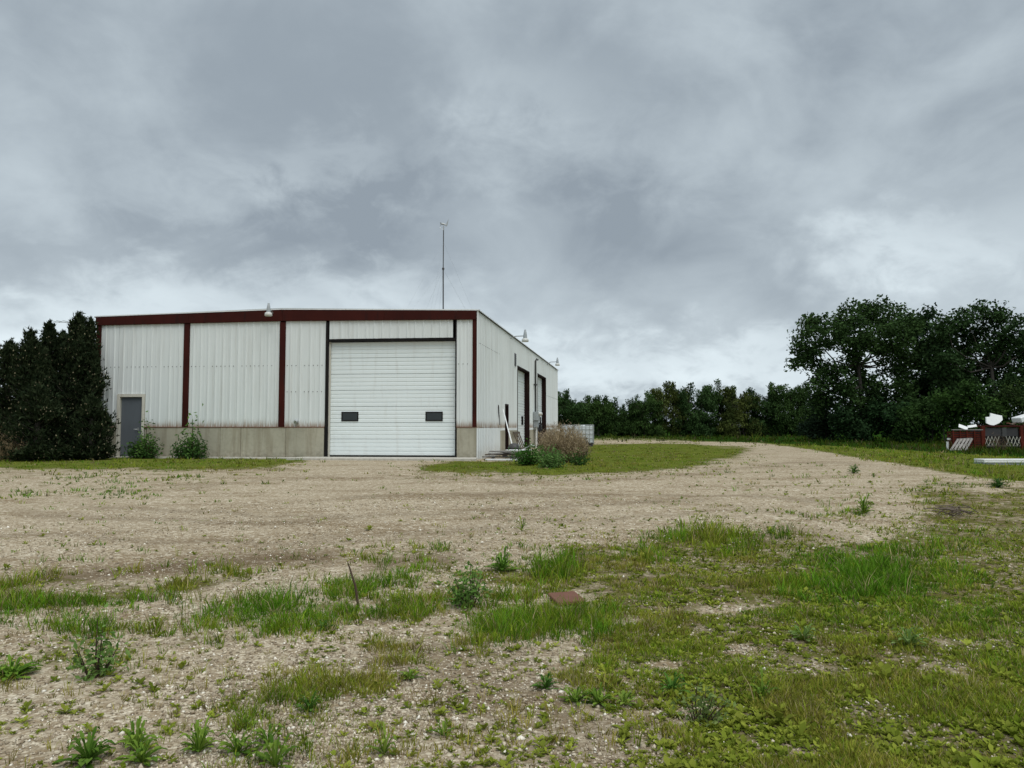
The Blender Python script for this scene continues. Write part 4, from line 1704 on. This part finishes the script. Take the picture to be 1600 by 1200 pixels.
# intermediate bulk containers
def tote(u, Y, lab):
    b = px_base(u, Y)
    root = tag(empty('liquid_tote', b), lab, 'tank', 'liquid totes beside the far end of the warehouse')
    mb = MB()
    mb.box(b + (0, 0, .66), (.98, .98, .95))
    mb.lathe(b + (0, 0, 1.13), [(.12, 0), (.12, .05), (.09, .06)], 12)
    build('tank', mb, M['tank'], root, bevel=.06)
    mb = MB()
    for k in range(5):
        z = .22 + .24 * k
        for (x0_, y0_, x1_, y1_) in ((-.52, -.52, .52, -.52), (.52, -.52, .52, .52), (.52, .52, -.52, .52), (-.52, .52, -.52, -.52)):
            mb.tube([b + (x0_, y0_, z), b + (x1_, y1_, z)], .014, 5)
    for k in range(6):
        t = -.52 + 1.04 * k / 5
        for (x_, y_) in ((t, -.535), (t, .535), (-.535, t), (.535, t)):
            mb.tube([b + (x_, y_, .15), b + (x_, y_, 1.19)], .014, 5)
    build('cage', mb, M['galv'], root)
    mb = MB()
    for t in (-.42, 0, .42):
        mb.box(b + (t, 0, .06), (.14, 1.1, .12))
    mb.box(b + (0, 0, .145), (1.1, 1.1, .03))
    build('pallet', mb, M['slate'], root)


tote(911, 43, 'white caged liquid tote, right one of the pair')
tote(891, 45, 'white caged liquid tote half hidden by the dry weeds')

# ------------------------------------------------------------------ scrap at the right
YS = 36.5


def sp_(u, v, Y=YS):
    return at(u, v, Y)


gb = gz(21, YS)
# red slatted bin
p0, p1 = sp_(1488.5, 672)[0], sp_(1533, 672)[0]
zt = sp_(1500, 673)[2]
root = tag(empty('slatted_bin', ((p0 + p1) / 2, YS + .5, gb)), 'faded red wooden bin with horizontal slats', 'bin')
ns_ = 8
for fy in (0.0, 0.5):
    for k in range(ns_):
        z = gb + .05 + (zt - gb - .08) * (k + .5) / ns_
        mb = MB()
        mb.beam((p0 + .02, YS + fy, z), (p1 - .02, YS + fy, z + random.uniform(-.01, .01)), .025, (zt - gb) / ns_ * .56, (0, 0, 1))
        build('slat', mb, M['red_old'], root)
for fx in (p0, p1):
    for k in range(ns_):
        z = gb + .05 + (zt - gb - .08) * (k + .5) / ns_
        mb = MB()
        mb.beam((fx, YS + .03, z), (fx, YS + .47, z), .025, (zt - gb) / ns_ * .56, (0, 0, 1))
        build('slat', mb, M['red_old'], root)
for t in (0, .24, .48, .74, 1):
    mb = MB()
    x = p0 + (p1 - p0) * t
    mb.box((x, YS - .04, (gb + zt) / 2), (.055, .045, zt - gb + .06))
    build('post', mb, M['red_old'], root)
mb = MB()
mb.box(((p0 + p1) / 2, YS - .02, zt + .045), (p1 - p0 + .1, .12, .035))
build('top_rail', mb, M['wood_grey'], root)
mb = MB()
mb.box(((p0 + p1) / 2, YS + .2, (gb + zt) / 2), (p1 - p0 - .12, .02, zt - gb - .1))
build('gap_backing', mb, M['dark'], root)  # dark sheet added behind the slats so the gaps look shaded
mb = MB()
mb.box(((p0 + p1) / 2, YS + .25, gb + .06), (p1 - p0 - .1, .42, .06))
build('floor_board', mb, M['wood_brown'], root)
# pallet leaning on the bin
root = tag(empty('pallet', sp_(1500, 701, 35.8) * (1, 1, 0) + (0, 0, gb)), 'weathered grey wooden pallet leaning on the red bin', 'pallet')
A0, A1 = sp_(1485, 701.5, 35.5), sp_(1508, 701, 35.5)
B0_, B1_ = sp_(1497, 686.5, 36.35), sp_(1519, 685, 36.35)
A0[2] = A1[2] = gb - .02
for k in range(5):
    t = k / 4
    mb = MB()
    mb.beam(A0 + (A1 - A0) * t, B0_ + (B1_ - B0_) * t, .085, .02, (0, -1, .5))
    build('slat', mb, M['wood_grey'], root)
for t in (.08, .5, .96):
    mb = MB()
    off = np.array([0, .06, -.03])
    mb.beam(A0 + (B0_ - A0) * t + off, A1 + (B1_ - A1) * t + off, .09 if t < .9 else .16, .035, (0, -1, .5))
    build('stringer', mb, M['wood_grey'], root)
# white boards on the bin
for (a, b, wd, lab) in (((1498, 665), (1512, 671), .22, 'white board lying aslant on the red bin'), ((1512, 667), (1526, 666), .14, 'white strip on the right part of the red bin')):
    board(sp_(*a, YS + .3), sp_(*b, YS + .2) + (0, 0, .03), wd, .03, M['white'], lab, 'white boards on the red bin', up=(0, -1, .8))
mb = MB()
mb.box(sp_(1482.5, 686, YS + .2), (.12, .1, .09))
mb.tube([sp_(1480.5, 690, YS + .2), sp_(1480.5, 704, YS + .2)], .06, 8)
tag(build('canister', mb, M['white']), 'small white canister at the left end of the red bin', 'canister')
# red steel frame with panels and lattice
x0, x1 = sp_(1533.5, 670)[0] + .03, sp_(1597, 670)[0]
x2 = x1 + 1.2
root = tag(empty('red_frame', ((x0 + x2) / 2, YS + .4, gb)), 'dark red steel machine frame with a white zigzag lattice', 'machine frame')
zt2 = sp_(1560, 666)[2]
mb = MB()
mb.box(((x0 + x2) / 2, YS + .05, zt2), (x2 - x0, .09, .09))
mb.box(((x0 + x2) / 2, YS + .95, zt2), (x2 - x0, .09, .09))
build('top_rail', mb, M['red'], root, bevel=.008)
for x in (x0 + .05, x1 - .03, x2 - .05):
    mb = MB()
    mb.box((x, YS + .02, (gb + zt2) / 2), (.15, .12, zt2 - gb))
    build('post', mb, M['red_old'], root, bevel=.008)
mb = MB()
mb.box((x1 + .02, YS - .06, gb + .18), (.26, .1, .36))
build('foot', mb, M['red_old'], root, bevel=.01)
zl0, zl1 = sp_(1560, 696)[2], sp_(1560, 682)[2]
zq = sp_(1560, 668.5)[2]
for (ua, ub) in ((1535, 1566), (1574, 1592)):
    mb = MB()
    xa, xb = sp_(ua, 675)[0], sp_(ub, 675)[0]
    mb.box(((xa + xb) / 2, YS + .08, (zl1 + zq) / 2 + .01), (xb - xa, .03, zq - zl1 - .02))
    build('panel', mb, M['slate'], root)
mb = MB()
xa, xb = sp_(1566.5, 675)[0], sp_(1573.5, 675)[0]
mb.box(((xa + xb) / 2, YS + .06, (zl1 + zq) / 2), (xb - xa - .01, .06, zq - zl1))
build('divider', mb, M['steel_dark'], root)
mb = MB()
mb.box(((x0 + x2) / 2, YS + .9, gb + .5), (x2 - x0, .03, .95))
build('back_panel', mb, M['dark'], root)
nL = 10
span = (x1 - .1) - (x0 + .1)
for k in range(nL):
    xa = x0 + .1 + span * k / nL
    xb = xa + span / nL
    if k in (4, 5):
        continue
    for (pa, pb) in (((xa, zl0), (xb, zl1)), ((xa, zl1), (xb, zl0))):
        mb = MB()
        j = random.uniform(-.015, .015)
        mb.beam((pa[0], YS - .02 + .02 * (pa[1] > pb[1]), pa[1] + j), (pb[0], YS - .02 + .02 * (pa[1] > pb[1]), pb[1] + j), .012, .030, (0, -1, 0))
        build('lattice_bar', mb, M['cream'], root)
mb = MB()
mb.box(((x0 + x1) / 2, YS - .01, zl0 - .02), (x1 - x0 - .2, .04, .035))
build('lower_rail', mb, M['wood_grey'], root)
# white bent sheet on top
mb = MB()
out = [(1541, 652), (1547.5, 651.5), (1548, 645.5), (1558, 648), (1566, 649.5), (1567, 656), (1562, 661), (1553, 665), (1547, 664), (1541.5, 661.5)]
n = len(out)
fr1 = [sp_(u, v, YS + .25 + .25 * (665 - v) / 20) for u, v in out]
bk1 = [p + (0.01, .10, .01) for p in fr1]
mb.add(fr1 + bk1, [tuple(range(n)), tuple(range(n, 2 * n))[::-1]] + [(i, (i + n), (i + 1) % n + n, (i + 1) % n) for i in range(n)])
tag(build('plastic_sheet', mb, M['white'], bevel=.01), 'broken white plastic sheet propped on the red frame', 'plastic sheet')
mb = MB()
c = sp_(1604, 652, YS + .4)
mb.box(c, (1.05, .7, .26), ((.96, 0, .28), (0, 1, 0), (-.28, 0, .96)))
tag(build('white_box', mb, M['white'], bevel=.03), 'white box lying on the scrap at the right edge', 'box')
BARS = ['rusty bar sticking out lowest on the left of the scrap heap', 'brown board leaning up to the right under the white box', 'rusty bar in the middle of the heap under the white box',
        'brown board crossing the rusty bars under the white box', 'rusty bar on the right of the heap, cut by the picture edge', 'brown board farthest right on the scrap heap']
for k in range(6):
    a = sp_(1574 + 6 * k, 661 + (k % 3) * 2, YS + .2)
    b = sp_(1592 + 8 * k, 666 - (k % 2) * 9, YS + .7)
    mb = MB()
    mb.beam(a, b, .08, .05)
    tag(build('scrap_bar' if k % 2 == 0 else 'scrap_board', mb, M['rust_plate'] if k % 2 == 0 else M['wood_brown']), BARS[k], 'scrap', 'scrap on the red frame')
plume(np.array([sp_(1560, 700, YS - .4)[0], YS - .5, gb]), .75, .45, 60, (.16, .11, .07), (.24, .17, .11), 'dry stalks standing before the lattice of the red frame', fluff=4)

# stack of white sheets in the grass
gs = ground(1560, 726)
root = tag(empty('sheet_stack', (gs[0] + .5, gs[1], gs[2])), 'stack of white sheets lying in the grass at the right edge', 'sheets')
X0 = gs[0] - 30 / FPX * gs[1]
for k in range(4):
    mb = MB()
    jx, jy = random.uniform(-.02, .02), random.uniform(-.02, .02)
    z = gs[2] - .02 + .05 * k
    m_ = M['white'] if k in (3, 2) else M['grey_box']
    mb.box((X0 + 1.5 + jx, gs[1] + .25 + jy, z), (2.7, .5, .044))
    build('sheet', mb, m_, root, bevel=.006)

# ------------------------------------------------------------------ small things on the ground
p = ground(885, 940)
mb = MB()
mb.box(p + (0, 0, .030), (.25, .34, .03), ((.97, .2, .03), (-.2, .97, .02), (-.03, -.02, 1)))
tag(build('rusty_plate', mb, M['rust_plate'], bevel=.006), 'flat reddish brown plate lying in the grass', 'plate')
p = ground(562, 952)
mb = MB()
q = at(544, 880, p[1])
mb.tube([p + (0, 0, -.05), p * .5 + q * .5 + (.012, 0, .0), q], [.012, .010, .006], 6)
tag(build('dead_stalk', mb, M['stem_dark']), 'thin dark dead stalk leaning out of the grass', 'stalk')
p = ground(1490, 806)
root = MB()
for k in range(30):
    a = rng.uniform(0, 3.14)
    r = rng.uniform(.08, .26)
    d = np.array([math.cos(a) * r, math.sin(a) * r * .5, rng.uniform(-.03, .06)])
    c = p + (rng.normal() * .13, rng.normal() * .12, .03 + abs(rng.normal()) * .05)
    root.tube([c - d, c + (0, 0, .02), c + d], .007, 4)
tag(build('twig_heap', root, M['wood_brown']), 'small heap of dry twigs at the gravel edge on the right', 'twigs')

G1, G2 = (.035, .085, .012), (.115, .19, .035)
B1, B2 = (.055, .11, .02), (.15, .22, .05)


def rosette(base, r, h, n, tints, label, group='weeds scattered over the yard', wid=.30):
    base = np.array(base, float)
    V, F, C_ = [], [], []
    n = int(n * 1.9)
    for k in range(n):
        a = 2 * math.pi * (k * .382 + rng.uniform(-.12, .12))
        t = (k + .5) / n
        L = r * rng.uniform(.45, 1.05) * (1.0 - .45 * t)
        rise = h * (.15 + .9 * t) * rng.uniform(.5, 1.15)
        dr = np.array([math.cos(a), math.sin(a), 0])
        sd = np.array([-math.sin(a), math.cos(a), 0])
        w_ = L * wid
        mids = []
        o = len(V)
        curl = rng.uniform(-.35, .35)
        ST = ((.04, .05, .12), (.28, .48, .55), (.38, .62, .32), (.55, .84, .85), (.64, .92, .45), (.80, .95, .85), (1.0, .80, .04))
        for j, (s, zz, ww) in enumerate(ST):
            m_ = base + dr * L * s + sd * curl * L * s * s + (0, 0, rise * zz)
            V += [m_ - sd * w_ * ww * .5 + (0, 0, .14 * w_), m_, m_ + sd * w_ * ww * .5 + (0, 0, .14 * w_)]
        for j in range(len(ST) - 1):
            i = o + 3 * j
            F += [(i, i + 1, i + 4), (i, i + 4, i + 3), (i + 1, i + 2, i + 5), (i + 1, i + 5, i + 4)]
        g = rng.uniform()
        c = np.array(tints[0]) * (1 - g) + np.array(tints[1]) * g
        C_ += [c] * (3 * len(ST))
    o = build_np('weed', np.array(V), np.array(F), M['grass'], None, base, np.array(C_) * (2.0, 1.8, 1.4))
    return tag(o, label, 'weed', group)


WEEDS = [
    (138, 1192, .16, .13, 26, (G1, (.08, .15, .03)), 'dark bushy weed at the bottom edge, leftmost of the big weeds'),
    (212, 1172, .13, .14, 18, (G1, G2), 'bright weed above the bottom edge, next to a dark bushy weed'),
    (222, 1192, .14, .12, 20, (G1, G2), 'leafy weed cut by the bottom edge below another bright weed'),
    (310, 1176, .12, .15, 22, (G1, G2), 'upright leafy weed on the gravel in the left foreground'),
    (372, 1178, .14, .11, 18, (G1, G2), 'spreading weed right of the upright leafy one'),
    (418, 1164, .13, .12, 10, (G1, G2), 'weed with few long leaves left of the bottom centre'),
    (430, 1198, .15, .14, 11, (G1, G2), 'long-leaved weed at the bottom edge left of the centre'),
    (484, 1113, .09, .13, 20, ((.02, .06, .01), (.06, .13, .025)), 'compact dark green weed on bare gravel'),
    (382, 1138, .08, .08, 14, (G1, G2), 'small round weed on the gravel between two larger ones'),
    (18, 1060, .20, .12, 24, (G1, (.12, .22, .035)), 'bright green spreading weed at the left edge'),
    (692, 1150, .09, .08, 10, (G1, G2), 'small weed alone on gravel at bottom centre'),
    (853, 1077, .10, .12, 18, ((.02, .06, .012), (.06, .13, .03)), 'dark rosette weed right of the centre foreground'),
    (900, 1098, .13, .11, 16, (G1, G2), 'leafy weed just right of the dark rosette'),
    (935, 1100, .12, .10, 16, (G1, G2), 'leafy weed in a pair, its right half'),
    (975, 1102, .12, .10, 14, (B1, B2), 'pale leafed weed near the middle of the foreground'),
    (1050, 1083, .13, .12, 20, ((.02, .07, .012), (.07, .15, .03)), 'deep green weed beside a bare patch'),
    (1192, 1090, .11, .14, 14, (G1, G2), 'upright yellow-green weed in the thin turf'),
    (1350, 803, .22, .34, 22, (G1, G2), 'tall leafy weed standing on the gravel at the right'),
    (1334, 740, .22, .24, 22, ((.02, .06, .012), (.06, .12, .03)), 'small dark round weed alone on the far gravel'),
    (1560, 762, .26, .22, 26, ((.015, .045, .012), (.04, .09, .025)), 'large dark weed at the right gravel edge'),
    (815, 830, .14, .20, 12, (G1, (.13, .18, .04)), 'yellowish weed beside the dark grass tuft on the gravel'),
    (785, 893, .20, .24, 24, (G1, (.10, .20, .04)), 'bright green weed above the blue-green bush'),
    (505, 985, .10, .10, 14, ((.02, .06, .012), (.06, .13, .03)), 'small dark weed below the dead stalk'),
    (600, 1180, .09, .16, 14, (B1, B2), 'blue-green sprout at the bottom edge near the middle'),
    (640, 1062, .10, .09, 12, (G1, G2), 'small weed on gravel left of the centre'),
    (1420, 1010, .17, .14, 16, (B1, (.13, .2, .09)), 'pale broad-leaved weed in the dense turf at the right'),
    (1255, 1000, .16, .13, 14, (B1, (.13, .2, .09)), 'pale broad-leaved weed left of the dense turf'),
]
for (u, v, r, h, n, tn, lab) in WEEDS:
    rosette(ground(u, v), r, h, n, tn, lab)
leafy_stalks('weed', ground(735, 948), .36, .20, 16, ((.09, .20, .035), (.20, .33, .08)), 'blue-green bushy weed in the middle of the grass', 'weed', .045, 40, 'weeds scattered over the yard', .05)
leafy_stalks('weed', ground(150, 1058), .34, .12, 9, ((.10, .20, .04), (.21, .33, .09)), 'blue-green thistle in front of the left grass tuft', 'weed', .045, 30, 'weeds scattered over the yard', .05)
leafy_stalks('weed', ground(1090, 1128), .20, .14, 10, ((.12, .19, .05), (.24, .31, .10)), 'grey-green weed on a pale bare patch', 'weed', .035, 24, 'weeds scattered over the yard', .05)


# ------------------------------------------------------------------ grass, ground cover and gravel stones
def blade_mesh(x, y, h, wd, tint, bend=.45, a=None):
    n = len(x)
    z = terrain(x, y) - .005
    a = rng.uniform(0, 2 * np.pi, n) if a is None else a + rng.normal(0, .5, n)
    dr = np.stack([np.cos(a), np.sin(a)], 1)
    face = rng.uniform(0, 2 * np.pi, n)
    sd = np.stack([np.cos(face), np.sin(face) * .4, np.zeros(n)], 1)
    b = h * bend * rng.uniform(.2, 1.3, n)
    P0 = np.stack([x, y, z], 1)
    P1 = P0 + np.stack([dr[:, 0] * b * .35, dr[:, 1] * b * .35, h * .6], 1)
    P2 = P0 + np.stack([dr[:, 0] * b, dr[:, 1] * b, h], 1)
    s = sd * wd[:, None] * .5
    V = np.stack([P0 - s, P0 + s, P1 - s * .8, P1 + s * .8, P2], 1).reshape(-1, 3)
    i = np.arange(n)[:, None] * 5
    F = np.concatenate([i + np.array([[0, 1, 3]]), i + np.array([[0, 3, 2]]), i + np.array([[2, 3, 4]])], 1).reshape(-1, 3)
    C_ = np.repeat(tint, 5, 0)
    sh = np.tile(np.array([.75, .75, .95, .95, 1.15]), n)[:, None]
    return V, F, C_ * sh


def sample(n, rmin, rmax, amax=40):
    uu = rng.uniform(1 / rmax, 1 / rmin, n)
    r = 1 / uu
    a = np.radians(rng.uniform(-amax, amax, n))
    return r * np.sin(a), r * np.cos(a), r


BX = [R0, B0, B0 - ef * W, R0 - ef * W]
def outside_building(x, y):
    q = np.stack([x, y], -1) - R0
    s = q @ ef
    # skewed footprint
    det = ef[0] * es[1] - ef[1] * es[0]
    a = (q[:, 0] * es[1] - q[:, 1] * es[0]) / det
    b = (ef[0] * q[:, 1] - ef[1] * q[:, 0]) / det
    ins = (a > -W - .05) & (a < .1) & (b > -.02) & (b < D + .05)
    apr = (a > -W - .05) & (a < .1) & (b > -1.15) & (b <= 0) & (a > -(W - fa(470)))
    return ~(ins | apr)


def grow():
    # tufts: each a small fan of blades of one hue
    x, y, r = sample(170000, 2.6, 92)
    ok = outside_building(x, y)
    x, y, r = x[ok], y[ok], r[ok]
    den, hh, gr, lawn = cover(x, y, 1.0)
    cl = fbm(x * 2.6, y * 2.6, 101, 4)            # clumps
    cl2 = fbm(x * .8, y * .8, 131, 3)
    thr = .54 + (.5 - den) * .46
    thr = np.where(den > .82, .26, thr)
    p = sstep(thr - .07, thr + .11, cl * .6 + cl2 * .4) * den ** .5
    keep = rng.uniform(0, 1, len(x)) < np.maximum(p, .02 * (r < 22))
    keep &= ~((den < .02) & (r > 24))
    x, y, r, den, hh, gr, cl, cl2, lawn = [q[keep] for q in (x, y, r, den, hh, gr, cl, cl2, lawn)]
    m = len(x)
    # tuft properties
    th = hh * rng.lognormal(0, .34, m) * (.36 + .46 * sstep(.38, .66, cl)) * np.where(den < .1, .7, 1)
    tg = np.clip(gr + rng.normal(0, .24, m) + (cl2 - .5) * 1.3, 0, 1)
    tb = rng.uniform(.5, 1.5, m)
    straw_t = rng.uniform(0, 1, m) < .10 * (1.25 - gr)
    k = np.where(r < 9, 9, np.where(r < 22, 6, 5))
    idx = np.repeat(np.arange(m), k)
    n = len(idx)
    rad = np.minimum(.018 + r * .0035, .35)[idx] * rng.uniform(0, 1, n) ** .5
    an = rng.uniform(0, 2 * np.pi, n)
    bx, by = x[idx] + np.cos(an) * rad, y[idx] + np.sin(an) * rad
    h = th[idx] * rng.uniform(.5, 1.2, n)
    wd = np.maximum(.0042, r[idx] * .00085) * rng.uniform(.7, 1.5, n)
    g = np.clip(tg[idx] + rng.normal(0, .07, n), 0, 1)[:, None]
    dry = np.array([.28, .245, .050])
    mid = np.array([.225, .285, .022])
    lush = np.array([.095, .225, .014])
    tint = np.where(g < .5, dry + (mid - dry) * (g * 2), mid + (lush - mid) * (g * 2 - 1))
    straw = (straw_t[idx] | (rng.uniform(0, 1, n) < .05))[:, None]
    tint = np.where(straw, np.array([.36, .29, .15]), tint)
    tint *= (tb[idx] * rng.uniform(.8, 1.2, n))[:, None]
    tint = np.where((lawn[idx] > 0)[:, None], tint * .88, tint)
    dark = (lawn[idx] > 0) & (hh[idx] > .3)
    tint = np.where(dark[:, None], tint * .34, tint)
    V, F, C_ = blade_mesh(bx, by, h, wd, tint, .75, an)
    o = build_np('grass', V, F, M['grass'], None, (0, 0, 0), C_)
    tag(o, 'patchy yard grass with bare gravel showing through', 'grass', kind='stuff')
    print('blades', n)


grow()


def ground_cover():
    x, y, r = sample(130000, 2.7, 24)
    ok = outside_building(x, y)
    x, y, r = x[ok], y[ok], r[ok]
    den, hh, gr, lawn = cover(x, y, 1.0)
    cl = fbm(x * 1.8, y * 1.8, 301, 3)
    p = np.clip(den, 0, 1) * (.30 + .70 * sstep(.40, .60, cl)) * .62 * (1 - lawn) * np.where(x > .5, 1, .28) + .006
    keep = rng.uniform(0, 1, len(x)) < p
    x, y, r, cl = x[keep], y[keep], r[keep], cl[keep]
    n = len(x)
    k = 8
    z = terrain(x, y)
    a0 = rng.uniform(0, 6.28, n)
    base = np.stack([x, y, z], 1)
    V, F, C_ = [], [], []
    size = rng.lognormal(math.log(.024), .34, n) * (1 + r * .03)
    g = rng.uniform(0, 1, n)[:, None]
    tint = (np.array([.12, .17, .012]) * (1 - g) + np.array([.31, .35, .05]) * g) * rng.uniform(.7, 1.25, (n, 1))
    for j in range(k):
        a = a0 + j * 2.4 + rng.uniform(-.3, .3, n)
        L = size * rng.uniform(.6, 1.3, n)
        el = rng.uniform(.2, 1.1, n)
        d = np.stack([np.cos(a) * np.cos(el), np.sin(a) * np.cos(el), np.sin(el)], 1)
        sd = np.stack([-np.sin(a), np.cos(a), np.zeros(n)], 1)
        p0 = base
        p1 = base + d * (L * .6)[:, None] + sd * (L * .22)[:, None]
        p2 = base + d * L[:, None] - np.array([0, 0, 1]) * (L * .15)[:, None]
        p3 = base + d * (L * .6)[:, None] - sd * (L * .22)[:, None]
        V.append(np.stack([p0, p1, p2, p3], 1).reshape(-1, 3))
        C_.append(np.repeat(tint * rng.uniform(.8, 1.2, n)[:, None], 4, 0))
    V = np.concatenate(V)
    C_ = np.concatenate(C_)
    i = np.arange(n * k)[:, None] * 4
    F = np.concatenate([i + np.array([[0, 1, 2]]), i + np.array([[0, 2, 3]])], 1).reshape(-1, 3)
    o = build_np('ground_cover', V, F, M['grass'], None, (0, 0, 0), C_)
    tag(o, 'low broad-leaved weeds spread through the turf', 'ground cover', kind='stuff')
    print('cover rosettes', n)


ground_cover()


def gravel():
    x, y, r = sample(150000, 2.7, 14)
    den, hh, gr, lawn = cover(x, y, 1.0)
    keep = rng.uniform(0, 1, len(x)) < (1 - .8 * den) * (.35 + .65 * sstep(.35, .6, fbm(x * 1.1, y * 1.1, 401, 3)))
    keep &= outside_building(x, y)
    x, y, r = x[keep], y[keep], r[keep]
    n = len(x)
    s = rng.lognormal(math.log(.0058), .36, n) * (1 + .055 * r)
    s = np.minimum(s, .017)
    s[rng.uniform(0, 1, n) < .004] *= 1.9
    oc = np.array([(1, 0, 0), (0, 1, 0), (-1, 0, 0), (0, -1, 0), (0, 0, .7), (0, 0, -.7)], float)
    of = np.array([(0, 1, 4), (1, 2, 4), (2, 3, 4), (3, 0, 4), (1, 0, 5), (2, 1, 5), (3, 2, 5), (0, 3, 5)])
    a = rng.uniform(0, 6.28, n)
    ca, sa_ = np.cos(a), np.sin(a)
    P = oc[None] * rng.uniform(.6, 1.3, (n, 6, 1)) + rng.normal(size=(n, 6, 3)) * .22
    X = P[..., 0] * ca[:, None] - P[..., 1] * sa_[:, None]
    Y = P[..., 0] * sa_[:, None] + P[..., 1] * ca[:, None]
    P = np.stack([X, Y, P[..., 2]], -1) * s[:, None, None]
    V = (P + np.stack([x, y, terrain(x, y) + s * .25], 1)[:, None, :]).reshape(-1, 3)
    F = (np.arange(n)[:, None, None] * 6 + of[None]).reshape(-1, 3)
    g = rng.uniform(0, 1, n) ** 1.3
    g = g[:, None]
    c = np.array([.23, .175, .115]) * (1 - g) + np.array([.68, .60, .46]) * g
    wht = (rng.uniform(0, 1, n) < .06)[:, None]
    c = np.where(wht, np.array([.84, .79, .68]), c)
    o = build_np('gravel', V, F, M['stone'], None, (0, 0, 0), np.repeat(c, 6, 0))
    tag(o, 'loose pale gravel stones over the yard', 'gravel', kind='stuff')
    print('stones', n)


gravel()
